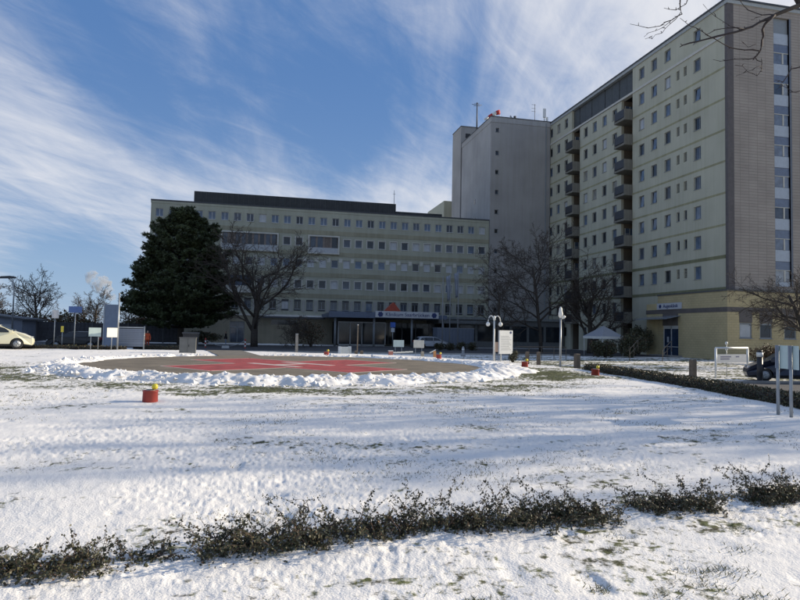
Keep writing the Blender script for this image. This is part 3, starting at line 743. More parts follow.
# ------------------------------------------------------------------ entrance canopy with the clinic's name
def canopy():
    t = thing('entrance_canopy', 'dark flat entrance canopy carrying the clinic name in front of the main door', 'canopy', (0, 0, 0))
    MB().box(8.2, 23.6, 78.0, 88.55, 3.75, 4.25).build('roof', BLUEF, t)
    MB().box(8.1, 14.0, 77.85, 77.99, 3.7, 4.45).build('fascia', BLUEF, t)
    b = MB()
    MB().box(23.6, 33.0, 82.0, 88.5, 3.3, 3.75).build('side_roof', mat('side_roof', (0.14, 0.15, 0.15), 0.7), t)
    for x in (9.0, 14.0, 19.0, 23.2):
        MB().cyl(x, 78.6, 0.03, 3.75, 0.14).build('column', FRAME_G, t)
    s = MB().box(14.0, 22.35, 77.7, 77.9, 3.8, 4.62).build('sign_board', WHITE, t)
    link('lettering', text_mesh('Klinikum Saarbrücken', 0.66, NAVY), s, (18.2, 77.69, 4.2))
    for x in (14.65, 21.75): link('emblem', emblem(0.34, NAVY), s, (x, 77.69, 4.2))
    # glazed lobby under the canopy
    b = MB()
    for k in range(5): b.box(9.9+k*1.6, 10.02+k*1.6, 83.0, 83.12, 0.03, 3.1)
    b.box(9.9, 16.42, 83.0, 83.12, 3.1, 3.25).box(9.9, 16.42, 83.0, 83.12, 0.03, 0.2)
    l = b.build('lobby_frame', FRAME_L, t)
    for k in range(4): MB().box(10.03+k*1.6, 11.49+k*1.6, 83.04, 83.08, 0.2, 3.1).build('pane', G_DARK, l)
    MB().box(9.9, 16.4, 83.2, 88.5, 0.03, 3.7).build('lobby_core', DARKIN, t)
    r = thing('red_gable', 'small red gable roof standing on the canopy behind the sign', 'roof', (16.4, 78.9, 4.25))
    MB().prism([(-1.15, 0.3), (1.15, 0.3), (0.1, 1.55)], 'y', -0.5, 0.6).build('gable', mat('red_gable', (0.36, 0.06, 0.03), 0.6, 0.15), r)
    MB().box(-1.05, 1.05, -0.35, 0.45, 0.0, 0.3).build('base', TRIM_D, r)
canopy()

# ------------------------------------------------------------------ vegetation kit
BARK = mat('bark', (0.055, 0.045, 0.036), 0.9, 0.3, 8, 0.5, 30)
TWIG = mat('twig', (0.06, 0.047, 0.037), 0.9, 0.3, 4)
TWIG_R = mat('twig_reddish', (0.085, 0.055, 0.038), 0.9, 0.3, 4)
def rvec(rng, s=1.0): return Vector((rng.gauss(0, s), rng.gauss(0, s), rng.gauss(0, s)))
def grow(rng, mbs, pos, d, L, r, lvl, maxl, P):
    """a limb that bends, tapers and forks"""
    n = (7, 6, 5, 4, 3, 3)[lvl]; sides = (9, 6, 5, 4, 3, 3)[lvl]
    pts = [pos.copy()]; rad = [r]; dirs = [d.copy()]
    tipr = max(P['tip'], r*(0.45 if lvl == 0 else 0.3))
    for i in range(n):
        d = (d+rvec(rng, P['wob']*(0.45 if lvl == 0 else 1))+Vector((0, 0, P['up'][min(lvl, len(P['up'])-1)]))*0.25).normalized()
        pos = pos+d*(L/n); pts.append(pos.copy()); dirs.append(d.copy())
        rad.append(r+(tipr-r)*(i+1)/n)
    mbs[0 if lvl <= 1 else 1].tube(pts, rad, sides, lvl < 2)
    if lvl >= maxl: return
    k = P['kids'][lvl]; s0 = P['start'][min(lvl, len(P['start'])-1)]
    ph = rng.uniform(0, 6.28)
    for j in range(k):
        f = s0+(1-s0)*((j+rng.uniform(0.1, 0.9))/k)
        i = min(n-1, int(f*n)); q = pts[i].lerp(pts[i+1], f*n-i)
        ax = dirs[i]; side = ax.cross(Vector((0, 0, 1)) if abs(ax.z) < 0.9 else Vector((1, 0, 0))).normalized()
        ph += 2.4+rng.uniform(-0.5, 0.5)
        side = Matrix.Rotation(ph, 3, ax) @ side
        an = R_(rng.uniform(*P['ang'][min(lvl, len(P['ang'])-1)]))
        nd = (ax*math.cos(an)+side*math.sin(an)).normalized()
        rr = rad[i]*rng.uniform(0.42, 0.62)
        ll = L*P['ratio'][min(lvl, len(P['ratio'])-1)]*rng.uniform(0.7, 1.15)*(1.15-0.45*f)
        grow(rng, mbs, q, nd, ll, max(rr, P['tip']), lvl+1, maxl, P)
def bare_tree(seed, height, r, lean=(0, 0), kids=(9, 6, 6, 4), maxl=4, ratio=(0.62, 0.55, 0.5, 0.5), start=(0.18, 0.2, 0.15, 0.1),
              ang=((35, 70), (30, 60), (25, 60), (20, 60)), up=(0.25, 0.35, 0.3, 0.15), wob=0.12, tip=0.008, trunkf=0.62):
    rng = random.Random(seed); a, b = MB(), MB()
    P = dict(kids=kids, ratio=ratio, start=start, ang=ang, up=up, wob=wob, tip=tip)
    grow(rng, (a, b), Vector((0, 0, -0.1)), Vector((lean[0], lean[1], 1)).normalized(), height*trunkf, r, 0, maxl, P)
    return a.mesh('trunk', BARK), b.mesh('crown', TWIG)
def place_tree(ms, name, label, loc, rz=0, s=1.0, group=None, cat='tree'):
    t = thing(name, label, cat, loc, rz, group); t.scale = (s, s, s)
    link('trunk', ms[0], t); link('crown', ms[1], t); return t

# the round-headed tree beside the pine (low fork, many upright limbs)
tA = bare_tree(4, 15.0, 0.36, kids=(10, 8, 8, 6), start=(0.12, 0.15, 0.1, 0.1), ratio=(1.05, 0.5, 0.45, 0.45), ang=((34, 66), (25, 55), (25, 60), (20, 60)), up=(0.3, 0.3, 0.25, 0.1), trunkf=0.56, tip=0.013)
place_tree(tA, 'bare_tree', 'big bare forked tree standing between the pine and the entrance canopy', (-0.85, 71.5, 0), 0.3, 1.0).scale = (1.18, 1.18, 0.98)
tB = bare_tree(12, 13.5, 0.23, kids=(13, 8, 7, 6), start=(0.25, 0.15, 0.1, 0.1), ratio=(0.80, 0.5, 0.5, 0.45), up=(0.5, 0.12, 0.1, 0.05), trunkf=0.72, tip=0.014)
place_tree(tB, 'bare_tree', 'tall dark bare tree in front of the grey tower', (31.2, 66.0, 0), 1.0, 1.03)
tC = bare_tree(30, 12.0, 0.36, kids=(11, 8, 7, 6), start=(0.18, 0.15, 0.1, 0.1), ratio=(1.0, 0.5, 0.45, 0.45), ang=((35, 65), (25, 55), (25, 60), (20, 60)), up=(0.3, 0.5, 0.3, 0.1), trunkf=0.5, tip=0.014)
place_tree(tC, 'bare_tree', 'rounded bare tree in front of the lower balconies', (36.2, 64.0, 0), 2.0, 0.98)
tC2 = bare_tree(31, 11.0, 0.24, kids=(8, 6, 6, 4), trunkf=0.7, tip=0.012)
place_tree(tC2, 'bare_tree', 'thin bare tree left of the tall dark one by the tower', (24.6, 62.5, 0), 0.5, 0.86)
tD = bare_tree(8, 8.5, 0.26, lean=(-0.35, 0.1), kids=(10, 8, 7, 6), start=(0.35, 0.15, 0.1, 0.1), ratio=(0.85, 0.55, 0.5, 0.45), ang=((40, 75), (25, 60), (25, 60), (20, 60)), up=(0.1, 0.05, 0.05, 0), trunkf=0.7, tip=0.009)
place_tree(tD, 'bare_tree', 'leaning bare tree in front of the yellow annex end wall', (40.6, 38.5, 0), 0.0, 1.0)
# far trees behind the fence on the left
tE = bare_tree(15, 9.5, 0.22, kids=(10, 7, 6, 5), start=(0.2, 0.12, 0.1, 0.1), ratio=(0.85, 0.5, 0.5, 0.45), up=(0.3, 0.35, 0.2, 0.1), trunkf=0.62, tip=0.016)
tF = bare_tree(17, 8.5, 0.2, kids=(10, 7, 6, 4), start=(0.15, 0.12, 0.1, 0.1), ratio=(0.8, 0.5, 0.5, 0.45), up=(0.2, 0.3, 0.2, 0.1), trunkf=0.62, tip=0.016)
LT = 'bare trees behind the dark fence'
place_tree(tE, 'bare_tree', 'tallest round bare tree behind the dark fence, above the ivory car', (-31.6, 98, 0), 0.4, 1.12, LT)
place_tree(tF, 'bare_tree', 'bare tree behind the blue street sign', (-25.3, 104, 0), 1.7, 1.0, LT)
place_tree(tF, 'bare_tree', 'bare tree at the left picture edge behind the grey shed', (-41.5, 108, 0), 3.1, 1.0, LT)
place_tree(tE, 'bare_tree', 'small bare tree between the blue street sign and the pine', (-20.2, 102, 0), 2.2, 0.66, LT)
place_tree(tF, 'bare_tree', 'bare tree behind the gap between the two tallest left trees', (-30.5, 118, 0), 5.0, 0.92, LT)
# trees beside the lawn, out of frame to the right; one reaches a limb into the picture
SH = 'bare trees right of the lawn'
for tr_, lab, x, y, sc_, rz in ((tC2, 'bare tree by the side road beyond the right hedge', 26, 14.2, 0.98, 1.4),
                               (tB, 'tallest bare tree far beyond the right hedge', 40, 15.4, 1.15, 2.3),
                               (tC2, 'thin bare tree between the tallest one and the side road', 31, 11.4, 1.15, 0.6)):
    place_tree(tr_, 'bare_tree', lab, (x, y, 0), rz, sc_, SH)

def limb_tree():
    t = thing('bare_tree', 'near bare tree reaching its knotty limb in from the upper right', 'tree', (11.5, 3.0, 0.1))
    base = Vector((11.5, 3.0, 0.1))
    def P(px, py, dist):
        return EYE+(fw+rt*((px-400)/620)+up*((300-py)/620))*dist-base
    trunk, crown = MB(), MB(); rng = random.Random(2)
    j = P(985, -60, 7.6)
    trunk.tube([(0, 0, -0.3), (0.05, 0.02, 1.5), (0.0, 0.1, 3.2), (-0.1, 0.1, 4.8), (-0.2, 0.2, 6.6), (0.1, 0.3, 8.8)], [0.2, 0.17, 0.15, 0.13, 0.10, 0.05], 10)
    trunk.tube([(-0.1, 0.1, 4.6), (Vector((-0.1, 0.1, 4.6))+P(860, -12, 7.3))*0.5+Vector((0, 0, 0.15)), P(860, -12, 7.3), P(800, 5, 7.2), P(787, 10, 7.2), P(775, 15, 7.15)], [0.07, 0.048, 0.035, 0.027, 0.024, 0.02], 8)
    def twig(pts, r0, r1):
        pp = [P(x, y, d) for x, y, d in pts]; n = len(pp)
        fine = []
        for a, b in zip(pp[:-1], pp[1:]):
            fine += [a, a.lerp(b, 0.5)+rvec(rng, 0.008)]
        fine.append(pp[-1]); n = len(fine)
        crown.tube(fine, [max(0.002, (r0+(r1-r0)*i/(n-1))*.76)*(1.22 if i % 3 == 1 else 1) for i in range(n)], 6)
        for i in range(2, n-1):                                # buds
            if rng.random() < 0.75:
                q = fine[i]; e = q+rvec(rng, 0.02)+Vector((0, 0, 0.012)); crown.tube([q, (q+e)*0.5+rvec(rng, 0.003), e], [0.004, 0.005, 0.0015], 4)
    D = 7.1
    twig([(775, 15, D), (760, 22, D), (745, 29, D-.1), (727, 34, D-.1), (707, 39, D-.2), (690, 43, D-.2), (680, 47, D-.2)], 0.021, 0.007)
    twig([(775, 15, D), (765, 24, D), (762.5, 30, D+.05), (762, 40, D+.1), (760.5, 50, D+.1), (755, 57, D+.15), (753, 60, D+.2)], 0.02, 0.008)
    twig([(760, 51, D+.1), (745, 50, D+.1), (730, 47.5, D+.1), (715, 39, D), (703, 32, D), (690, 26, D), (680, 18, D)], 0.010, 0.003)
    twig([(754, 58, D+.2), (742, 59, D+.25), (727, 60.5, D+.3), (713, 59.5, D+.3)], 0.007, 0.003)
    twig([(755, 57, D+.2), (762, 62, D+.2), (762, 69, D+.2), (757, 76, D+.2), (748, 72, D+.2), (735, 65, D+.2)], 0.007, 0.003)
    twig([(762, 66, D+.2), (752, 70, D+.15), (736, 76, D+.1)], 0.004, 0.002)
    twig([(745, 29, D-.1), (728, 28, D-.2), (715, 30, D-.3), (705, 35, D-.3)], 0.008, 0.004)
    twig([(741, 30, D-.1), (730, 26, D-.1), (716, 17, D), (703, 4, D)], 0.005, 0.002)
    twig([(775, 15, D), (762, 15, D+.1), (748, 10, D+.2), (741, 2, D+.2), (738, -8, D+.2)], 0.008, 0.004)
    twig([(763, 15, D+.1), (755, 18, D+.1), (751, 20, D+.1)], 0.004, 0.002)
    twig([(756, 44, D+.1), (748, 47, D+.1), (742, 42, D+.1)], 0.004, 0.002)
    twig([(682, -8, D+.6), (680, 4, D+.6), (682, 14, D+.6), (672, 20, D+.6), (660, 26, D+.6), (648, 28, D+.6), (630, 24, D+.6)], 0.011, 0.003)
    twig([(690, -6, D+.6), (686, 4, D+.6), (676, 10, D+.6), (664, 8, D+.6)], 0.008, 0.003)
    twig([(681, 12, D+.6), (670, 24, D+.6), (662, 33, D+.6), (652, 39, D+.6), (645, 39, D+.6)], 0.006, 0.002)
    twig([(674, 18, D+.6), (662, 28, D+.6), (648, 33, D+.6), (644, 37, D+.6)], 0.005, 0.002)
    twig([(800, 67, D), (791, 69, D), (783, 82, D), (775, 80, D)], 0.010, 0.003)
    twig([(800, 91, D), (793, 92, D), (783, 86, D+.1), (776, 90, D+.1)], 0.007, 0.002)
    # limb that carries the upper twigs, out of frame above
    crown.tube([P(800, 5, 7.2), P(780, -30, 7.4), P(730, -40, 7.6), P(690, -6, D+.6)], [0.03, 0.025, 0.02, 0.012], 6)
    crown.tube([P(700, -18, 7.65), P(690, -14, D+.58), P(682, -8, D+.6)], [0.014, 0.013, 0.011], 6)
    crown.tube([P(860, -12, 7.3), P(830, 40, 7.2), P(812, 64, 7.1), P(800, 67, D)], [0.03, 0.02, 0.014, 0.010], 6)
    crown.tube([P(826, 46, 7.2), P(815, 80, 7.1), P(800, 91, D)], [0.014, 0.011, 0.007], 6)
    P2 = dict(kids=(8, 6, 5, 4), ratio=(0.6, 0.55, 0.5, 0.5), start=(0.2, 0.2, 0.1, 0.1), ang=((35, 65), (30, 60), (25, 60), (20, 60)), up=(0.2, 0.3, 0.2, 0.1), wob=0.12, tip=0.006)
    for k in range(5):
        a = R_(-70+k*48)
        grow(rng, (trunk, crown), Vector((0, 0.2, 5.2+0.7*k)), Vector((math.cos(a), math.sin(a), 0.7)).normalized(), 2.6-0.2*k, 0.06, 1, 4, P2)
    trunk.build('trunk', BARK, t); crown.build('crown', mat('limb_bark', (0.035, 0.026, 0.024), 0.85, 0.3, 20, 0.4, 60), t)
limb_tree()

# ------------------------------------------------------------------ the big pine
def pine():
    rng = random.Random(6)
    t = thing('pine_tree', 'broad dense dark green pine in front of the clinic', 'tree', (-9.3, 76, 0))
    tr, fo = MB(), MB()
    Hh = 15.7
    tr.tube([(0, 0, -0.2), (0.1, 0, 3), (0.05, 0.1, 7), (0.0, 0, 12), (0, 0, Hh-0.8)], [0.38, 0.33, 0.25, 0.13, 0.04], 10)
    def Rz(f):                                                 # crown radius by height fraction
        pts = [(0.10, 3.4), (0.16, 5.8), (0.25, 6.2), (0.36, 5.8), (0.48, 5.1), (0.60, 4.4), (0.72, 3.6), (0.84, 2.5), (0.93, 1.5), (1.0, 0.4)]
        for (a, ra), (b, rb) in zip(pts[:-1], pts[1:]):
            if f <= b: return ra+(rb-ra)*(f-a)/(b-a)
        return 0.4
    def tuft(p, ax, s):
        vs = []; fs = []
        u = ax.cross(Vector((0.3, 0.2, 1))).normalized(); w = ax.cross(u)
        for k in range(7):
            a = 2*PI*k/7+rng.uniform(-.4, .4); sp = rng.uniform(0.45, 1.0)
            d = (ax+(u*math.cos(a)+w*math.sin(a))*sp).normalized()
            sd = d.cross(ax).normalized()*0.045*s/0.4
            L = s*rng.uniform(0.75, 1.15); q = len(vs)
            vs += [p-sd*0.5, p+sd*0.5, p+d*L*0.6+sd, p+d*L, p+d*L*0.6-sd]; fs.append((q, q+1, q+2, q+3, q+4))
        fo.add(vs, fs)
    nb = 0
    f = 0.13
    while f < 0.985:
        z = f*Hh; Rr = Rz(f); n = max(5, int(8+Rr*1.5))
        ph = rng.uniform(0, 6.28)
        for k in range(n):
            a = ph+2*PI*k/n+rng.uniform(-.3, .3)
            L = Rr*rng.choice((rng.uniform(0.62, 0.9), rng.uniform(0.8, 1.12)))
            if math.cos(a) < -0.3 and f < 0.33: L *= 1.0+rng.uniform(0, .1)
            out_ = Vector((math.cos(a), math.sin(a), 0)); lift = -0.10+0.55*f+rng.uniform(-.08, .1)
            pts = [Vector((0, 0, z))]
            for i in range(1, 6):
                g = i/5
                pts.append(Vector((0, 0, z))+out_*L*g+Vector((0, 0, L*(lift*g+0.16*g*g)))+rvec(rng, 0.06))
            tr.tube(pts, [0.09*(1-f*.5), 0.07, 0.055, 0.04, 0.03, 0.02], 5)
            # sub branches with tufts on the outer part
            m = int(7+L*3.4)
            for j in range(m):
                g = rng.uniform(0.30, 1.0)**0.6
                i = min(4, int(g*5)); q = pts[i].lerp(pts[i+1], g*5-i)
                sd = Vector((-out_.y, out_.x, 0))*rng.choice((-1, 1))
                ld = (out_*rng.uniform(0.2, 1.0)+sd*rng.uniform(0.2, 1.0)+Vector((0, 0, rng.uniform(-0.02, 0.38)))).normalized()
                l2 = rng.uniform(0.35, 1.0)*(0.6+0.08*L)
                e = q+ld*l2
                tr.tube([q, (q+e)/2+Vector((0, 0, -0.04)), e], [0.02, 0.015, 0.01], 3, False)
                for c in range(7):
                    g2 = 0.25+0.75*(c+rng.random())/7
                    tuft(q.lerp(e, g2)+rvec(rng, 0.09), (ld+Vector((0, 0, 0.55))+rvec(rng, 0.35)).normalized(), rng.uniform(0.26, 0.44))
        f += rng.uniform(0.036, 0.052)
    tr.build('trunk', BARK, t)
    o = fo.build('crown', mat('pine_needles', (0.05, 0.066, 0.026), 0.6, 0.55, 1.0), t)
pine()

# ------------------------------------------------------------------ shrubs and hedges
LEAF = [mat('leaf_dark', (0.055, 0.058, 0.028), 0.55, 0.4, 6), mat('leaf_olive', (0.085, 0.078, 0.035), 0.6, 0.3, 6), mat('leaf_brown', (0.10, 0.055, 0.025), 0.7, 0.3, 6)]
def leaf(mb, p, d, s, rng):
    sd = d.cross(rvec(rng)).normalized()*s*0.34
    m = p+d*s*0.55
    mb.add([p, m+sd, p+d*s, m-sd], [(0, 1, 2, 3)])
def arching_shrub(seed, length, depth, hgt, nst, loc_fn, name, label, group=None, leafs=0.0215, base=0.72):
    """a run of arching leafy sprigs over a dense low mat"""
    rng = random.Random(seed); st, fo = MB(), MB()
    cx, cy, cz, ax = loc_fn
    t = thing(name, label, 'shrub', (cx, cy, cz), ax, group)
    for i in range(nst):
        u = rng.uniform(-0.5, 0.5)*length; v = rng.gauss(0, depth*0.22)
        p = Vector((u, v, -0.02)); a = rng.uniform(0, 2*PI); tall = rng.random()**2.2
        d = Vector((math.cos(a)*0.55, math.sin(a)*0.4, 1.0)).normalized()
        L = hgt*(0.35+1.0*tall)*(1-0.45*abs(2*u/length)**3); n = 7; pts = [p]
        for k in range(n):
            d = (d+Vector((math.cos(a), math.sin(a)*0.7, -0.32))*0.16+rvec(rng, 0.10)).normalized(); p = p+d*L/n; pts.append(p)
        st.tube(pts, [0.0035-0.0004*k for k in range(n+1)], 3, False)
        for k in range(1, n+1):
            for _ in range(5):
                q = pts[k-1].lerp(pts[k], rng.random()); fo.cur = rng.choices((0, 1, 2), (6, 3, 0.5))[0]
                leaf(fo, q+rvec(rng, 0.006), (d*0.4+rvec(rng, 0.7)).normalized(), leafs*rng.uniform(0.7, 1.4), rng)
            if rng.random() < 0.92 and k > 1:                   # side sprig
                q = pts[k]; e = q+(d*0.6+rvec(rng, 0.6)).normalized()*rng.uniform(0.04, 0.11)
                st.tube([q, (q+e)/2+Vector((0, 0, 0.004)), e], [0.0022, 0.0018, 0.0012], 3, False)
                for c in range(6):
                    fo.cur = rng.choices((0, 1, 2), (6, 3, 0.6))[0]
                    leaf(fo, q.lerp(e, (c+1)/6)+rvec(rng, 0.004), rvec(rng).normalized(), leafs*rng.uniform(0.6, 1.2), rng)
    for i in range(int(nst*26*base)):                          # dense low mat, brown litter at its foot
        u = rng.uniform(-0.5, 0.5)*length; v = rng.gauss(0, depth*0.24); hh = abs(rng.gauss(0, 0.34))*hgt*0.42*(1-abs(2*u/length)**4)
        fo.cur = rng.choices((0, 1, 2), (7, 2, 1.6 if hh < 0.04 else 0.3))[0]
        leaf(fo, Vector((u, v, hh)), rvec(rng).normalized(), leafs*rng.uniform(0.8, 1.5), rng)
    for i in range(int(16*length)):                            # woody framework
        u = rng.uniform(-0.48, 0.48)*length; v = rng.gauss(0, depth*0.15); a = rng.uniform(0, 6.28)
        e = Vector((u+math.cos(a)*.15, v+math.sin(a)*.10, hgt*rng.uniform(.18, .42)))
        st.tube([(u, v, -.03), ((u*2+e.x)/3+rng.gauss(0, .012), (v*2+e.y)/3, e.z*.4), ((u+e.x*2)/3, (v+e.y*2)/3+rng.gauss(0, .012), e.z*.75), e], [.006, .005, .004, .002], 5, False)
    st.build('stems', TWIG_R, t); o = fo.build('foliage', LEAF, t); return t
ROW = 'low shrubs in the row across the foreground'
row = [((-2.25, 4.25), 1.0, .42, .40, 'low leafy shrub at the left end of the foreground row'),
       ((-1.42, 4.42), .80, .42, .36, 'low shrub with arching sprigs beside the first gap in the row'),
       ((-0.72, 4.55), .26, .22, .20, 'smallest shrub tuft in the gap of the foreground row'),
       ((0.04, 4.67), .88, .46, .44, 'dense dark shrub right of the first gap in the foreground row'),
       ((0.62, 4.79), .62, .36, .46, 'sparse shrub with tall curled sprigs in the foreground row'),
       ((1.22, 4.88), .70, .40, .50, 'shrub with the tallest sprig in the middle of the foreground row'),
       ((1.85, 4.93), .80, .44, .42, 'shrub with brown litter at its foot right of the tallest sprig'),
       ((2.55, 4.95), .86, .46, .44, 'wide dark shrub just left of the second gap in the row'),
       ((3.78, 5.12), .82, .46, .44, 'rounded shrub standing alone between two gaps in the row'),
       ((5.12, 5.33), 1.0, .48, .42, 'shrub at the right picture edge of the foreground row'),
       ((6.4, 5.5), 1.1, .46, .42, 'shrub just outside the right edge ending the row')]
for i, ((x, y), L, dp, hg, lab) in enumerate(row):
    arching_shrub(100+i, L, dp, hg, int(68*L*(1.2 if dp > .4 else .9)), (x, y, 0.585, R_(9)), 'low_shrub', lab, ROW)

def hedge(name, label, pts, w, h, n, seed, mats=LEAF, s=0.05):
    rng = random.Random(seed); t = thing(name, label, 'hedge', (pts[0][0], pts[0][1], 0))
    fo, core = MB(), MB(); ox, oy = pts[0]
    seg = [(Vector(a), Vector(b)) for a, b in zip(pts[:-1], pts[1:])]; tot = sum((b-a).length for a, b in seg)
    for a, b in seg:
        d = (b-a); L = d.length; d.normalize(); nv = Vector((-d.y, d.x)); m = max(2, int(L/0.5))
        vs = []; fs = []
        for i in range(m+1):
            c = a+d*L*i/m; z = Hs(c.x, c.y); ww = w*0.42*rng.uniform(.85, 1.1); hh = h*rng.uniform(.78, .92)
            for sx, sz in ((-1, -0.1), (-1, hh*.7), (-.6, hh), (.6, hh), (1, hh*.7), (1, -0.1)):
                vs.append((c.x+nv.x*ww*sx-ox, c.y+nv.y*ww*sx-oy, z+sz))
        for i in range(m):
            for k in range(5): fs.append((6*i+k, 6*i+k+1, 6*i+7+k, 6*i+6+k))
        core.add(vs, fs)
        for _ in range(int(n*L/tot)):
            c = a+d*L*rng.random(); z = Hs(c.x, c.y); th = rng.uniform(-0.3, PI+0.3)
            px = math.cos(th)*w*0.5*rng.uniform(.85, 1.12); pz = max(0.02, min(1, math.sin(th)*1.3))*h*rng.uniform(.8, 1.08)
            fo.cur = rng.choices((0, 1, 2), (5, 3, 2))[0]
            leaf(fo, Vector((c.x+nv.x*px-ox, c.y+nv.y*px-oy, z+pz)), (rvec(rng)+Vector((nv.x*px, nv.y*px, .3))).normalized(), s*rng.uniform(.6, 1.3), rng)
    core.build('branches', mat('hedge_core', (0.03, 0.025, 0.018), 0.95, 0.4, 12, 0.8, 20), t); fo.build('foliage', mats, t); return t
hedge('clipped_hedge', 'low clipped brown-green hedge along the right edge of the lawn', [(14.5, 25.6), (14.1, 22), (13.6, 18.5), (13.2, 15.5), (12.5, 12.5), (11.6, 9), (10.8, 5)], 0.75, 0.27, 26000, 3)
hedge('low_hedge', 'knee-high dark hedge strip beneath the signs on the left', [(-26, 43.2), (-14, 43.0), (-10.5, 42.7), (-8.5, 42.9)], 0.5, 0.22, 5000, 4, s=0.07)
hedge('low_hedge', 'knee-high hedge strip from the grey louvred board to the cabinet', [(-8.3, 44.4), (-5.0, 43.6)], 0.5, 0.25, 1500, 5, s=0.07)

def bush(name, label, loc, rx, ry, h, seed, n, s=0.12, mats=LEAF, wts=(6, 2, 1), group=None):
    rng = random.Random(seed); t = thing(name, label, 'bush', loc, 0, group); st, fo = MB(), MB()
    for k in range(16):
        a = rng.uniform(0, 6.28); rr = rng.random(); e = Vector((rx*.85*rr*math.cos(a), ry*.85*rr*math.sin(a), h*rng.uniform(.6, .95)))
        st.tube([(rng.uniform(-.1, .1), rng.uniform(-.1, .1), -0.05), e*0.5+rvec(rng, .05), e], [0.03, 0.02, 0.008], 4)
    lob = [(Vector((rx*rng.uniform(-.55, .55), ry*rng.uniform(-.55, .55), h*rng.uniform(.3, .68))), rng.uniform(.4, .62)) for _ in range(9)]
    for _ in range(n):
        c, q = rng.choice(lob); d = rvec(rng).normalized()*rng.uniform(.55, 1.05)
        p = c+Vector((d.x*rx*q, d.y*ry*q, d.z*h*q*.62)); p.z = max(0.02, p.z)
        fo.cur = rng.choices((0, 1, 2), wts)[0]; leaf(fo, p, (rvec(rng)+Vector((0, 0, .4))).normalized(), s*rng.uniform(.6, 1.4), rng)
    st.build('stems', TWIG, t); fo.build('foliage', mats, t); return t
bush('bush', 'dark bush in front of the white pavilion', (32.3, 54.2, 0), 1.5, 1.1, 2.1, 1, 4200, .16)
bush('bush', 'dark bush right of the white pavilion', (35.6, 54.8, 0), 1.5, 1.2, 2.3, 2, 4200, .16)
bush('bush', 'tall dark evergreen bush left of the annex door', (41.0, 61.9, 0), 1.5, 1.2, 3.5, 3, 5600, .17)
bush('bush', 'dark evergreen bush behind the step railing', (38.4, 58.6, 0), 1.7, 1.3, 2.8, 13, 4800, .17)
bush('bush', 'small dark ball bush in front of the info board', (18.35, 43.6, 0), .42, .42, .85, 4, 1200, .07)
bush('bush', 'low dark bush under the pine beside the clinic wall', (-7.4, 84.5, 0), 2.6, 1.0, 1.7, 5, 3000, .2)
bush('bush', 'loose brown bush left of the entrance canopy', (5.6, 73.5, 0), 2.3, 1.6, 3.6, 6, 2500, .16, wts=(1, 1, 3))
bush('bush', 'reddish-leaved bush at the foot of the leaning tree', (41.8, 44.5, 0), 1.8, 1.0, 1.7, 7, 2400, .13, wts=(0, 1, 6))
for i, (x, y) in enumerate(((19.6, 67.5), (21.0, 68.0), (22.4, 68.4), (23.9, 68.8))):
    bush('bush', ('leftmost round shrub below the white van', 'second round shrub from the left below the flagpoles', 'third round shrub from the left below the flagpoles', 'rightmost round shrub below the flagpoles')[i], (x, y, 0), .75, .6, 1.0, 30+i, 900, .12, group='round shrubs by the flagpoles')
sB = bare_tree(44, 5.0, 0.09, kids=(9, 7, 6, 5), start=(0.05, 0.1, 0.1, 0.1), ratio=(0.9, 0.55, 0.5, 0.45), up=(0.2, 0.4, 0.3, 0.2), trunkf=0.5, tip=0.011)
place_tree(sB, 'bare_shrub', 'twiggy bare shrub beside the brown bush near the canopy', (3.6, 69, 0), 0, 0.95, cat='shrub')

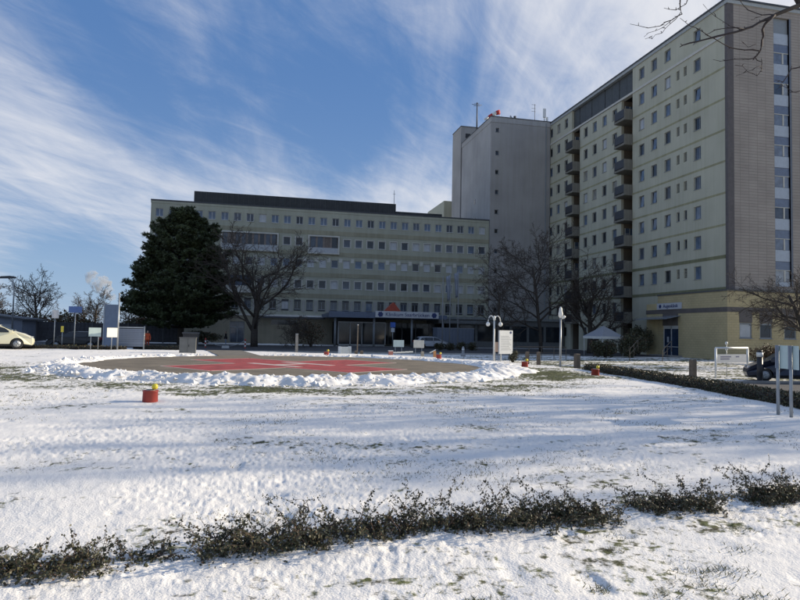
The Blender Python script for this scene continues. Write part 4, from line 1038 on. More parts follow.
def grass():
    rng = random.Random(8); b = MB()
    spots = [(2.75, 3.55, .20), (3.15, 3.75, .16), (2.45, 3.45, .10), (3.6, 4.1, .14), (2.1, 3.6, .08), (1.3, 3.55, .08), (3.0, 3.3, .16), (1.0, 3.75, .05), (3.9, 4.5, .12), (0.1, 3.8, .05), (2.6, 4.2, .06)]
    for x, y, r in spots:
        for _ in range(int(900*r)):
            px, py = x+rng.gauss(0, r*.7), y+rng.gauss(0, r*.45); z = 0.57
            a = rng.uniform(0, 6.28); L = rng.uniform(0.03, 0.075); w = 0.0022
            d = Vector((math.cos(a)*.6, math.sin(a)*.6, 1)).normalized(); sd = Vector((-math.sin(a), math.cos(a), 0))*w
            p = Vector((px, py, z)); b.cur = rng.choice((1, 1, 2))
            b.add([p-sd, p+sd, p+d*L*.6+sd*.7, p+d*L+Vector((math.cos(a), math.sin(a), -.3))*L*.12, p+d*L*.6-sd*.7], [(0, 1, 2, 3, 4)])
    r2 = np.random.default_rng(18); n = 14000
    sel = r2.random(n) < .45
    an = r2.uniform(R_(185), R_(372), n); q = PAD_R+2.5+r2.normal(0, .7, n)
    X_ = np.where(sel, r2.normal(11.4, 1.6, n), PAD[0]+q*np.cos(an)); Y_ = np.where(sel, r2.normal(22, 2.0, n), PAD[1]+q*np.sin(an))
    ok = (edge_dist(X_, Y_) < -0.3) & (vnoise(X_*1.7, Y_*1.7, 5) > .42)
    for px, py in zip(X_[ok], Y_[ok]):                         # turf poking through on the crest and round the pad
        a = rng.uniform(0, 6.28); L = rng.uniform(.04, .09); w = .007
        d = Vector((math.cos(a)*.7, math.sin(a)*.7, 1)).normalized(); sd = Vector((-math.sin(a), math.cos(a), 0))*w; p = Vector((px, py, .57)); b.cur = rng.choice((1, 1, 2))
        b.add([p-sd, p+sd, p+d*L], [(0, 1, 2)])
    n = 90000                                                  # short stubble through the thin snow
    rr = 2.8*np.exp(r2.random(n)*math.log(26/2.8)); aa = np.radians(r2.uniform(-30, 56, n)); X_ = np.sin(aa)*rr; Y_ = np.cos(aa)*rr
    thin = 0.5*fbm(X_*0.55, Y_*1.3, 41, 4)+0.5*fbm(X_*2.3, Y_*3.1, 43, 3)+r2.normal(0, .05, n)
    ok = (edge_dist(X_, Y_) < -0.2) & (np.hypot(X_-PAD[0], Y_-PAD[1]) > PAD_R+1.5) & (thin > .505)
    for px, py, q in zip(X_[ok], Y_[ok], rr[ok]):
        a = rng.uniform(0, 6.28); L = rng.uniform(.014, .034)*(1+q/14); w = .0017+.00038*q
        d = Vector((math.cos(a)*1.3, math.sin(a)*1.3, 1)).normalized(); sd = Vector((-math.sin(a), math.cos(a), 0))*w; p = Vector((px, py, .585)); b.cur = rng.choice((0, 1, 2))
        b.add([p-sd, p+sd, p+d*L], [(0, 1, 2)])
    tag(b.build('grass', [mat('grass_dark', (0.05, 0.05, 0.025), .8, .3, 5), mat('grass_blade', (0.11, 0.125, 0.05), .7, .3, 5), mat('grass_dry', (0.19, 0.17, 0.07), .8, .3, 5)]), 'grass blades poking through thin snow on the lawn', 'grass', kind='stuff')
grass()

# ------------------------------------------------------------------ small things
GALV = mat('galvanised_steel', (0.36, 0.38, 0.39), 0.45, 0.12, 4, metal=0.6)
STEEL_W = mat('white_tube', (0.72, 0.72, 0.68), 0.45, 0.05)
SIGNBACK = mat('sign_back_green', (0.52, 0.62, 0.58), 0.45, 0.06)
CREAM = mat('sign_cream', (0.80, 0.77, 0.66), 0.5, 0.03)
REDP = mat('red_plastic', (0.34, 0.045, 0.03), 0.5, 0.15, 5)
YELP = mat('yellow_lens', (0.85, 0.68, 0.05), 0.25, 0.08)
WOODP = mat('weathered_post', (0.13, 0.105, 0.08), 0.9, 0.25, 6, 0.4, 40)
BLACKP = mat('black_paint', (0.02, 0.02, 0.022), 0.45, 0.2)
ORANGE = mat('orange_workwear', (0.65, 0.10, 0.03), 0.8, 0.12, 12)
GREYSIG = mat('board_grey_blue', (0.20, 0.23, 0.28), 0.5, 0.08)

def marker(label, x, y, s=1.0):
    z = Hs(x, y)-0.02
    t = thing('helipad_marker', label, 'marker light', (x, y, z), 0.4, 'red bucket marker lights round the helipad')
    MB().lathe([(0.145, 0), (0.155, 0.02), (0.15, 0.24), (0.16, 0.245), (0.16, 0.265), (0.13, 0.27), (0.11, 0.25)], 20).build('bucket', REDP, t)
    MB().lathe([(0.10, 0.25), (0.09, 0.285), (0.02, 0.29)], 12).build('lid', mat('marker_lid', (0.35, 0.33, 0.25), .6), t)
    MB().lathe([(0.02, 0.285), (0.05, 0.295), (0.066, 0.33), (0.06, 0.375), (0.035, 0.40), (0.005, 0.405)], 14, (0.07, -0.06, 0)).build('lamp_globe', YELP, t)
marker('red bucket with yellow globe alone on the snow in front of the helipad', -2.24, 13.84)
marker('red bucket light on the lawn crest left of the slim lamp post', 12.1, 27.3)
marker('red bucket light at the hedge end on the lawn crest', 12.75, 22.1)
marker('red bucket light beyond the helipad left of the low white board', 3.75, 36.9)
marker('red bucket light beyond the helipad below the cream sign', 10.0, 34.6)

def two_post_sign(name, label, x, y, w, z0, z1, top, m, rz=0.0, posts=2, pr=0.025, group=None, off=0.3):
    zg = Hs(x, y)-0.03
    t = thing(name, label, 'sign', (x, y, zg), rz, group)
    xs = (-w*off, w*off) if posts == 2 else (0,)
    for q in xs: MB().cyl(q, 0.045, -0.05, top-zg, pr, n=10).build('post', GALV, t)
    b = MB().box(-w/2, w/2, -0.012, 0.012, z0-zg, z1-zg); b.build('board', m, t)
    for q in xs:
        MB().box(q-0.05, q+0.05, 0.012, 0.02, z1-zg-0.1, z1-zg-0.06).build('clamp', GALV, t)
    return t
# signs on the left
two_post_sign('street_sign', 'tall pole with a small white sign right of the ivory car', -12.8, 43.0, 0.40, 2.52, 3.04, 3.06, WHITE, posts=1, rz=R_(32))
s = two_post_sign('yellow_box_post', 'short post with a small yellow box beside the white sign', -12.45, 43.3, 0.16, 1.65, 2.03, 2.05, mat('yellow_box', (0.6, 0.5, 0.06), .5), posts=1)
two_post_sign('street_sign', 'pole with a blue street name plate above the snow', -11.65, 43.0, 0.78, 2.9, 3.3, 3.32, mat('sign_blue', (0.06, 0.12, 0.30), .45), posts=1, pr=0.03)
two_post_sign('street_sign', 'pale green sign on two posts left of the cream sign', -10.2, 42.0, 0.70, 1.43, 1.98, 1.98, SIGNBACK, rz=R_(20))
two_post_sign('street_sign', 'bright cream square sign left of the grey louvred board', -9.2, 42.0, 0.66, 1.40, 1.99, 1.99, CREAM, posts=1, rz=R_(38))
def louvre_board():
    t = thing('louvred_board', 'framed grey louvred board beside a tall mast on the left', 'board', (-8.35, 43.4, 0.57), R_(-2))
    for q, hh in ((-0.80, 1.5), (0.80, 1.55)): MB().cyl(q, 0, -0.05, hh, 0.045, n=10).build('post', GALV, t)
    MB().box(-0.76, 0.76, -0.03, 0.03, 1.42, 1.5).build('rail', GALV, t)
    me = MB().box(-0.755, 0.755, -0.025, 0.02, 0, 0.105).mesh('slat', GREYSIG)
    for k in range(10): link('slat', me, t, (0, 0.004*(k % 2), 0.22+k*0.116))
louvre_board()
t = thing('mast', 'tall slim grey mast beside the louvred board', 'mast', (-9.0, 42.6, 0.57))
MB().tube([(0, 0, -0.1), (0, 0, 3.58)], [0.06, 0.045], 10).build('pole', GALV, t); MB().lathe([(0.05, 3.58), (0.07, 3.6), (0.02, 3.66)], 10).build('cap', GALV, t)
t = thing('notice_stele', 'tall blue-grey information stele behind the cream sign', 'sign', (-12.6, 57, 0))
MB().box(-0.5, 0.5, -0.07, 0.07, 0.15, 3.9).build('panel', GREYSIG, t); MB().box(-0.62, -0.52, -0.06, 0.06, -0.05, 4.0).build('post', GALV, t); MB().box(0.52, 0.62, -0.06, 0.06, -0.05, 4.0).build('post', GALV, t)
# cabinet
t = thing('utility_cabinet', 'grey utility cabinet standing in the snow left of the helipad', 'cabinet', (-4.28, 38.7, 0.56), 0.05)
MB().box(-0.46, 0.46, -0.25, 0.25, 0, 0.92).build('body', mat('cabinet_grey', (0.17, 0.17, 0.155), .6, .12, 3), t)
MB().box(-0.49, 0.49, -0.28, 0.28, 0.922, 0.97).build('lid', mat('cabinet_lid', (0.12, 0.12, 0.11), .6), t)
MB().box(-0.005, 0.005, -0.256, -0.249, 0.06, 0.88).build('door_gap', BLACKP, t); MB().box(0.05, 0.08, -0.28, -0.2505, 0.42, 0.54).build('handle', BLACKP, t)
t = thing('waste_bin', 'dark bin just behind the grey utility cabinet', 'bin', (-4.75, 44.6, Hs(-4.75, 44.6)-0.02))
MB().prism([(-.42, 0), (.42, 0), (.5, 1.1), (-.5, 1.1)], 'y', -.35, .35).build('body', BLACKP, t); MB().box(-.54, .54, -.4, .4, 1.102, 1.2).build('lid', TRIM_D, t)

# chained red and white posts
RW = 'red and white posts of the chain barrier'
cp = []
for i, (x, y, lab) in enumerate(((-5.6, 66.0, 'left red and white post of the chain barrier'), (-1.65, 64.8, 'right red and white post of the chain barrier'))):
    t = thing('barrier_post', lab, 'post', (x, y, 0), 0, RW)
    for k in range(5): MB().cyl(0, 0, k*0.19, (k+1)*0.19-0.001, 0.075, n=12).build('stripe', REDP if k % 2 == 0 else STEEL_W, t)
    MB().lathe([(0.075, 0.951), (0.08, 0.97), (0.03, 1.02)], 12).build('cap', REDP, t)
b = MB()
for a, c in (((-5.52, 66, .82), (-3.6, 65.4, .22)), ((-3.6, 65.4, .22), (-1.73, 64.8, .82))):
    a, c = Vector(a), Vector(c); b.tube([a.lerp(c, k/8)+Vector((0, 0, -0.16*math.sin(PI*k/8))) for k in range(9)], 0.028, 6)
o = b.build('chain', GALV); tag(o, 'pale chain slung between the two red and white posts', 'chain')
t = thing('concrete_block', 'pale concrete block under the middle of the chain', 'block', (-3.6, 65.4, 0), 0.2)
MB().prism([(-.35, 0), (.35, 0), (.3, .3), (-.3, .3)], 'y', -.25, .25).build('block', mat('pale_concrete', (.5, .5, .47), .8, .1), t); MB().lathe([(.05, .3), (.05, .33), (.01, .34)], 10).build('ring', GALV, t)

def post(name, label, x, y, w, h, m, cap=None, group=None, cat='post'):
    t = thing(name, label, cat, (x, y, Hs(x, y)-0.03), 0.1, group)
    b = MB(); b.add([(sx*w/2*q, sy*w/2*q, z) for z, q in ((0, 1), (h-.05, .96), (h, .8)) for sx, sy in ((-1, -1), (1, -1), (1, 1), (-1, 1))],
                    [(0, 1, 2, 3), (8, 9, 10, 11)]+[(4*r+k, 4*r+(k+1) % 4, 4*r+4+(k+1) % 4, 4*r+4+k) for r in (0, 1) for k in range(4)])
    b.build('shaft', m, t)
    if cap: MB().box(-w*.52, w*.52, -w*.52, w*.52, h+.002, h+.05).build('cap', cap, t)
    return t
WP = 'weathered timber posts'
post('timber_post', 'pale weathered post beyond the helipad in front of the bare forked tree', 2.3, 42.5, 0.17, 1.28, mat('pale_post', (.27, .25, .22), .9, .2, 6), GALV, WP)
post('timber_post', 'short dark stump left of the slim pole beyond the helipad', 6.55, 43.8, 0.2, 0.6, WOODP, None, WP)
post('timber_post', 'short dark stump right of the slim pole beyond the helipad', 6.95, 43.8, 0.2, 0.62, WOODP, None, WP)
post('timber_post', 'short stump below the cream sign beyond the helipad', 10.9, 41.8, 0.18, 0.66, mat('pale_post2', (.33, .30, .24), .9, .2, 6), None, WP)
post('timber_post', 'left of two dark posts by the lawn crest', 17.1, 38.2, 0.2, 1.0, WOODP, None, WP)
post('timber_post', 'right of two dark posts by the lawn crest', 17.9, 38.2, 0.2, 1.0, WOODP, None, WP)
post('timber_post', 'stout weathered post right of the slim lamp post', 19.5, 36.0, 0.3, 0.98, WOODP, None, WP)
post('timber_post', 'stout weathered post left of the white sign frame', 22.3, 28.8, 0.27, 1.0, WOODP, None, WP)
t = thing('slim_pole', 'slim bare pole beyond the helipad in front of the canopy', 'pole', (6.75, 44.6, Hs(6.75, 44.6)-.03))
MB().cyl(0, 0, 0, 2.5, .045, .04, 10).build('pole', WOODP, t); MB().lathe([(.05, 2.5), (.06, 2.53), (.01, 2.58)], 10).build('cap', GALV, t)
t = thing('low_board', 'low slanted cream board on two short legs beyond the helipad', 'board', (5.95, 45.2, Hs(5.95, 45.2)-.02), R_(32))
MB().prism([(-.1, .25), (.06, .25), (.2, .92), (.12, .92)], 'x', -.46, .46).build('panel', CREAM, t)
for q in (-.47, .47): MB().box(q-.02, q+.02, -.12, .2, 0, .95).build('leg', STEEL_W, t)
# boom barrier and its signs
t = thing('boom_barrier', 'small red and cream boom barrier beyond the helipad', 'barrier', (9.35, 45.2, Hs(9.35, 45.2)-.02))
MB().box(-.15, .15, -.14, .14, 0, .66).build('housing', mat('barrier_housing', (.52, .20, .15), .6, .1), t); MB().box(-.17, .17, -.16, .16, .662, .72).build('cap', CREAM, t)
me = MB().box(0, .29, -.03, .03, -.05, .05)
for k in range(5):
    MB().box(.16+k*.3, .16+(k+1)*.3-.001, -.22, -.15, .52+k*.018, .62+k*.018).build('boom', CREAM, t)
two_post_sign('street_sign', 'pale green sign on two posts above the boom barrier', 10.1, 45.9, .82, .94, 1.46, 1.48, SIGNBACK)
two_post_sign('street_sign', 'cream sign on one post right of the boom barrier', 11.6, 45.6, .82, .90, 1.48, 1.48, mat('sign_cream2', (.6, .58, .5), .5), posts=2, pr=.02)
t = thing('gate_arm', 'short orange and white folding arm right of the cream sign', 'barrier', (12.4, 44.0, Hs(12.4, 44)-.02))
MB().box(-.09, .09, -.08, .08, 0, .75).build('stand', mat('orange_stand', (.6, .28, .10), .6), t); MB().tube([(-.38, 0, .62), (0, 0, .80), (.08, 0, .86)], [.04, .045, .03], 8).build('arm', CREAM, t)
t = thing('bollard', 'pale conical bollard below the flagpoles', 'bollard', (17.7, 53.4, 0)); MB().lathe([(.22, 0), (.22, .12), (.13, .3), (.11, .75), (.06, .85), (.01, .87)], 14).build('shaft', mat('bollard_grey', (.3, .3, .3), .7), t); MB().lathe([(.115, .55), (.122, .56), (.120, .66), (.11, .67)], 14).build('band', STEEL_W, t)
t = thing('road_sign', 'small blue and white road sign under the entrance canopy', 'sign', (15.1, 72, 0.03))
MB().cyl(0, .04, 0, 2.9, .035).build('post', GALV, t); MB().box(-.3, .3, -.01, .01, 2.5, 3.1).build('board', mat('sign_blue2', (.03, .10, .38), .5), t); MB().box(-.22, .22, -.016, -.0105, 1.95, 2.42).build('plate', WHITE, t)

# double globe lamp
t = thing('twin_lamp', 'white twin-arm lamp post with two hanging globes by the info board', 'lamp', (17.2, 44.5, 0))
MB().tube([(0, 0, -.1), (0, 0, 3.1)], [.075, .06], 12).build('pole', STEEL_W, t)
MB().lathe([(.06, 3.1), (.1, 3.15), (.1, 3.4), (.05, 3.45)], 12).build('collar', STEEL_W, t)
for sx in (-1, 1):
    q = sx*.26
    arc = [(q-q*math.cos(PI*k/8) if False else sx*(.02+.24*(1-math.cos(PI*k/8))), 0, 2.95+.5*math.sin(PI*k/8)+(.12 if k == 0 else 0)) for k in range(9)]
    a = MB().tube(arc, .035, 8).build('arm', STEEL_W, t)
    MB().lathe([(.04, .16), (.1, .12), (.16, .02), (.15, -.08), (.09, -.16), (.01, -.18)], 14, (sx*.5, 0, 2.82)).build('globe', mat('lamp_globe_white', (.78, .78, .74), .3), a)
# info board
t = thing('info_board', 'large pale information board on two legs beside the twin lamp', 'board', (18.3, 44.9, 0), R_(24))
for q in (-.52, .52): MB().box(q-.05, q+.05, -.04, .04, -.05, .56).build('leg', GALV, t)
MB().box(-.72, .72, -.06, .06, .56, 2.36).build('panel', mat('board_pale', (.62, .64, .64), .45, .04), t)
link('emblem', emblem(.1, NAVY), t, (.5, -.065, 2.2))
for k in range(9): MB().box(-.55, .55-.12*(k % 3), -.066, -.0605, .85+k*.13, .89+k*.13).build('text_line', mat('text_grey', (.30, .32, .34), .6), t)
t = thing('small_sign', 'small orange and white notice at the foot of the twin lamp', 'sign', (17.62, 44.9, 0)); MB().box(-.17, .17, -.02, .02, .7, 1.45).build('board', mat('notice_orange', (.72, .5, .36), .6), t)
for q in (-.12, .12): MB().box(q-.02, q+.02, .021, .05, -.05, 1.4).build('leg', GALV, t)
# slim lamp post
t = thing('lamp_post', 'slim grey lamp post with bulbous head behind the lawn crest', 'lamp', (18.6, 36.5, Hs(18.6, 36.5)-.05))
MB().tube([(0, 0, 0), (0, 0, 3.25)], [.07, .055], 12).build('pole', GALV, t)
MB().lathe([(.06, 3.25), (.13, 3.36), (.15, 3.52), (.10, 3.7), (.09, 3.85), (.03, 3.96), (.01, 3.97)], 14).build('lamp_head', STEEL_W, t)
MB().tube([(.05, -.03, 3.22), (.2, -.05, 3.3), (.27, -.06, 3.38)], [.05, .1, .07], 10).build('spotlight', STEEL_W, t)
# dark railing behind the crest
def railing(name, label, pts, h, n):
    t = thing(name, label, 'railing', (pts[0][0], pts[0][1], 0)); o = Vector((pts[0][0], pts[0][1], 0)); a, b = [Vector(p) for p in pts]
    MB().tube([a-o+Vector((0, 0, h)), b-o+Vector((0, 0, h))], .03, 8).build('handrail', WOODP, t); MB().tube([a-o+Vector((0, 0, h*.55)), b-o+Vector((0, 0, h*.55))], .02, 6).build('midrail', WOODP, t)
    for k in range(n):
        p = a.lerp(b, k/(n-1))-o; MB().tube([p, p+Vector((0, 0, h))], .028, 8).build('post', WOODP, t)
railing('railing', 'dark low railing behind the two timber posts', [(20.5, 48, 0), (25.5, 49, 0)], 1.05, 5)
railing('step_railing', 'near handrail of the steps left of the annex', [(30.5, 47.3, 0), (33.4, 50.5, .75)], 1.0, 3)
railing('step_railing', 'far handrail of the steps left of the annex', [(33.3, 46.8, 0), (36.5, 50, .75)], 1.0, 3)
# pavilion
t = thing('pavilion', 'small white pavilion tent with pyramid roof among the bushes', 'tent', (33.9, 57.2, 0), 0.2); t.scale = (.76, .76, .98)
b = MB(); b.add([(-1.85, -1.85, 2.05), (1.85, -1.85, 2.05), (1.85, 1.85, 2.05), (-1.85, 1.85, 2.05), (0, 0, 3.15), (0, 0, 3.05)], [(0, 1, 4), (1, 2, 4), (2, 3, 4), (3, 0, 4), (1, 0, 5), (2, 1, 5), (3, 2, 5), (0, 3, 5)]); b.build('roof', mat('tent_roof', (.27, .28, .30), .6, .05), t)
MB().box(-1.86, 1.86, -1.87, -1.85, 1.8, 2.05).box(-1.88, -1.86, -1.85, 1.85, 1.8, 2.05).build('valance', mat('tent_valance', (.62, .62, .58), .7, .05), t)
for sx in (-1, 1):
    for sy in (-1, 1): MB().cyl(sx*1.75, sy*1.75, -.03, 2.05, .04, n=8).build('leg', STEEL_W, t)
# white framed sign by the road
t = thing('framed_sign', 'white tubular frame holding a grey-blue notice by the side road', 'sign', (23.7, 28.8, -.02), math.atan2(.9, 2.75))
MB().cyl(0, 0, 0, 1.6, .06, n=10).build('post', STEEL_W, t); MB().cyl(2.95, 0, 0, 1.62, .06, n=10).build('post', STEEL_W, t); MB().tube([(0, 0, 1.62), (2.95, 0, 1.64)], .055, 10).build('crossbar', STEEL_W, t)
n_ = MB().box(.1, 2.85, -.03, .03, .82, 1.28).build('notice', mat('notice_grey', (.30, .34, .40), .5, .06), t)
for k, (a, c) in enumerate(((.4, 1.35), (.4, 1.2), (1.8, 2.1))): MB().box(a, c, -.036, -.0305, 1.12-.12*(k % 2), 1.19-.12*(k % 2)).build('text_line', NAVY, n_)
t = thing('marker_rod', 'thin rod with two white discs behind the white sign frame', 'rod', (25.3, 29.9, -.02))
MB().cyl(0, 0, 0, 1.95, .018, n=8).build('rod', GALV, t)
for z in (1.55, 1.87): MB().lathe([(.01, -.09), (.06, -.07), (.075, 0), (.06, .07), (.01, .09)], 10, (0, 0, z)).build('disc', STEEL_W, t)
t = thing('bollard', 'black bollard with a white cap beside the dark car', 'bollard', (23.85, 25.95, -.02)); MB().cyl(0, 0, 0, 1.28, .13, n=14).build('shaft', BLACKP, t); MB().cyl(0, 0, 1.282, 1.5, .15, n=14).build('cap', STEEL_W, t); MB().cyl(0, 0, 1.502, 1.6, .12, n=14).build('top', BLACKP, t)
# sign at the right edge, seen from behind
t = thing('street_sign', 'pale green sign seen from behind on two grey posts at the right', 'sign', (10.53, 10.78, 0.55), math.atan2(-.43, -.10))
for q in (-.22, .22): MB().cyl(q, -.03, -.05, 1.5, .032, n=12).build('post', GALV, t)
MB().box(-.36, .42, .0, .012, 1.02, 1.5).build('board', SIGNBACK, t)
for q in (-.22, .22): MB().box(q-.028, q+.028, -.068, -.0625, 1.02, 1.5).build('rail', GREYSIG, t)

# flagpoles
FP = 'flagpoles by the entrance'
for i, (x, y, h, fl, lab) in enumerate(((20.7, 70.3, 8.6, None, 'leftmost white flagpole without a flag in view'), (21.6, 70.3, 9.0, -.5, 'middle white flagpole with hanging pale flag'), (22.6, 70.3, 9.4, -.5, 'rightmost white flagpole with hanging pale flag'))):
    t = thing('flagpole', lab, 'flagpole', (x, y, 0.02), 0, FP); MB().tube([(0, 0, 0), (0, 0, h)], [.07, .04], 10).build('pole', mat('flagpole', (.25, .26, .27), .5), t)
    MB().lathe([(.05, h), (.07, h+.05), (.01, h+.1)], 8).build('finial', GALV, t)
    if fl is not None:
        vs = []; fs = []; n = 9; mzs = 8; rng = random.Random(i)
        for r in range(mzs):
            for k in range(n):
                f = k/(n-1); vs.append((-.05-.5*f*(1-.35*r/(mzs-1)), .10*math.sin(f*9+r*.3)*(.4+f), h-.15-r*.42-f*.25))
        for r in range(mzs-1):
            for k in range(n-1): fs.append((r*n+k, r*n+k+1, (r+1)*n+k+1, (r+1)*n+k))
        bb = MB(); bb.add(vs, fs, True); fo_ = bb.build('flag', mat('flag_pale', (.24, .27, .32), .8, .2, 1.5), t)
        sm_ = fo_.modifiers.new('thick', 'SOLIDIFY'); sm_.thickness = .012

# low wing and banner under the tower
t = thing('low_wing', 'dark single storey wing at the foot of the grey tower', 'building')
MB().box(26.5, 42.8, 83.0, 88.2, 0, 3.9).build('wall', mat('wing_wall', (.13, .135, .13), .85, .1), t); MB().box(26.3, 42.9, 82.7, 88.25, 3.902, 4.25).build('roof_edge', mat('wing_roof', (.22, .23, .22), .8), t)
for k in range(6): MB().box(27.0+k*2.6, 29.2+k*2.6, 82.95, 83.02, .9, 3.1).build('window', G_DARK, t)
t = thing('site_container', 'pale blue-grey container standing behind the flagpoles', 'container', (23.9, 76.2, 0.03))
MB().box(-2.4, 2.4, -1.1, 1.1, .1, 2.5).build('body', mat('container_blue', (.14, .165, .21), .6, .06), t)
me = MB().box(-.03, .03, -1.13, -1.1, .2, 2.4).mesh('rib', mat('container_rib', (.125, .15, .19), .6))
for k in range(11): link('rib', me, t, (-2.2+k*.44, 0, 0))
MB().box(-2.44, 2.44, -1.14, 1.14, 2.502, 2.62).build('roof', mat('container_roof', (.20, .22, .25), .6), t)

# roof-top gear
t = thing('antenna_mast', 'tall antenna mast on the tower roof', 'antenna', (33.6, 96, 35.27))
MB().tube([(0, 0, 0), (0, 0, 4.9)], [.13, .08], 8).build('mast', TRIM_D, t)
for z, l in ((4.5, .9), (4.3, .6)): MB().tube([(-l, 0, z), (l, .1, z+.05)], .035, 6).build('aerial', TRIM_D, t)
for k in range(4): MB().tube([(0, 0, 4.75), (.6*math.cos(k*1.57+.4), .6*math.sin(k*1.57+.4), 4.6)], .025, 5).build('spoke', TRIM_D, t)
t = thing('windsock', 'red and white windsock at the tower corner', 'windsock', (34.55, 90.5, 35.27)); t.scale = (1, 1, 1.3)
MB().tube([(.9, 0, 0), (.9, 0, 1.3)], .04, 8).build('pole', GALV, t)
for k in range(4):
    a, c = Vector((.85-.62*k, 0, 1.2-.16*k-.03*k*k)), Vector((.85-.62*(k+1), 0, 1.2-.16*(k+1)-.03*(k+1)**2)); MB().tube([a, c], [.30-.045*k, .30-.045*(k+1)], 12).build('sleeve', mat('sock_red', (.5, .05, .04), .7) if k % 2 == 0 else STEEL_W, t)
t = thing('roof_vent', 'pair of dark vent pipes on the tower roof', 'vent', (38.4, 91.5, 35.27)); MB().cyl(0, 0, 0, 1.5, .22).build('pipe', TRIM_D, t); MB().tube([(-.5, 0, 0), (-.55, 0, 1.2), (-.8, 0, 1.5)], .14, 8).build('pipe', GALV, t)
t = thing('mobile_antenna', 'white panel antenna at the right edge of the tower roof', 'antenna', (42.5, 89.4, 35.27)); MB().cyl(0, 0, 0, 2.4, .07).build('pole', GALV, t); MB().box(-.3, .1, -.35, -.1, .9, 2.3).build('panel', STEEL_W, t); MB().box(.2, .5, -.3, -.1, .2, 1.0).build('panel', STEEL_W, t)
t = thing('wire_antenna', 'thin wire antenna behind the white panel antenna', 'antenna', (41.6, 91, 35.27)); MB().cyl(0, 0, 0, 3.6, .04, n=6).build('rod', TRIM_D, t)
for z in (3.5, 2.9, 2.4): MB().tube([(-.55, 0, z), (.15, 0, z)], .025, 5).build('aerial', TRIM_D, t)
t = thing('roof_antenna', 'thin antenna on the roof of the long clinic building', 'antenna', (19.9, 96, 19.31)); MB().tube([(0, 0, 0), (0, 0, 5.2)], [.06, .03], 6).build('rod', TRIM_D, t); MB().tube([(-.2, 0, 4.6), (.2, 0, 4.6)], .025, 5).build('aerial', TRIM_D, t)

# left background
t = thing('grey_shed', 'low blue-grey shed with sloping roof at the left edge', 'building', (-33, 78, 0))
MB().prism([(-9, 0), (6.4, 0), (6.4, 2.5), (-9, 4.3)], 'y', 0, 7).build('wall', mat('shed_wall', (.16, .18, .22), .8, .1, .8), t)
b = MB(); b.add([(-9.2, -.3, 4.32), (6.8, -.3, 2.46), (6.8, 7.3, 2.46), (-9.2, 7.3, 4.32), (-9.2, -.3, 4.5), (6.8, -.3, 2.64), (6.8, 7.3, 2.64), (-9.2, 7.3, 4.5)], [(3, 2, 1, 0), (4, 5, 6, 7), (0, 1, 5, 4), (1, 2, 6, 5), (2, 3, 7, 6), (3, 0, 4, 7)]); b.build('roof', TRIM_D, t)
for x in (1.0, 4.2): MB().box(x, x+1.3, -.06, -.003, 0, 2.0).build('door', mat('shed_door', (.30, .32, .35), .7), t)
t = thing('dark_fence', 'dark board fence behind the signs on the left', 'fence', (-26.4, 82, 0))
pm = MB()
for k in range(9): pm.box(k*.215-.012, k*.215+.222, -.03+.035*(k % 2), .0+.03*(k % 2), .1, 2.35)
pm.box(0, 1.93, .025, .07, .5, .6).box(0, 1.93, .025, .07, 1.8, 1.9)
pm = pm.mesh('panel', mat('fence_boards', (.045, .045, .05), .85, .25, 3)); pp = MB().box(-.06, .06, -.07, .07, 0, 2.5).mesh('post', mat('fence_post', (.09, .09, .09), .8))
for k in range(8): link('panel', pm, t, (k*2.05+.06, 0, 0)); link('post', pp, t, (k*2.05, 0, 0))
link('post', pp, t, (8*2.05, 0, 0))
for i, (x, y, rx, h, lab) in enumerate(((-33.5, 92, 5.5, 5.0, 'brown scrub behind the grey shed'), (-24.5, 90, 4.5, 4.2, 'brown scrub behind the dark fence'), (-17.6, 92, 3.2, 3.6, 'dark scrub between the fence and the pine'), (-44, 95, 5, 5.0, 'brown scrub at the left picture edge'))):
    bush('scrub', lab, (x, y, 0), rx, 2.2, h, 60+i, 2600, .30, wts=(2, 2, 4), group='scrub behind the fence')
t = thing('street_lamp', 'street lamp with flat head at the left picture edge', 'lamp', (-26.2, 74, 0))
MB().tube([(0, 0, 0), (0, 0, 5.6), (-.2, 0, 6.6), (-.6, 0, 6.95)], [.09, .07, .06, .05], 10).build('pole', GALV, t)
MB().prism([(-1.55, 6.88), (.1, 6.95), (.1, 7.12), (-.4, 7.2), (-1.3, 7.12)], 'y', -.18, .18).build('head', TRIM_D, t)

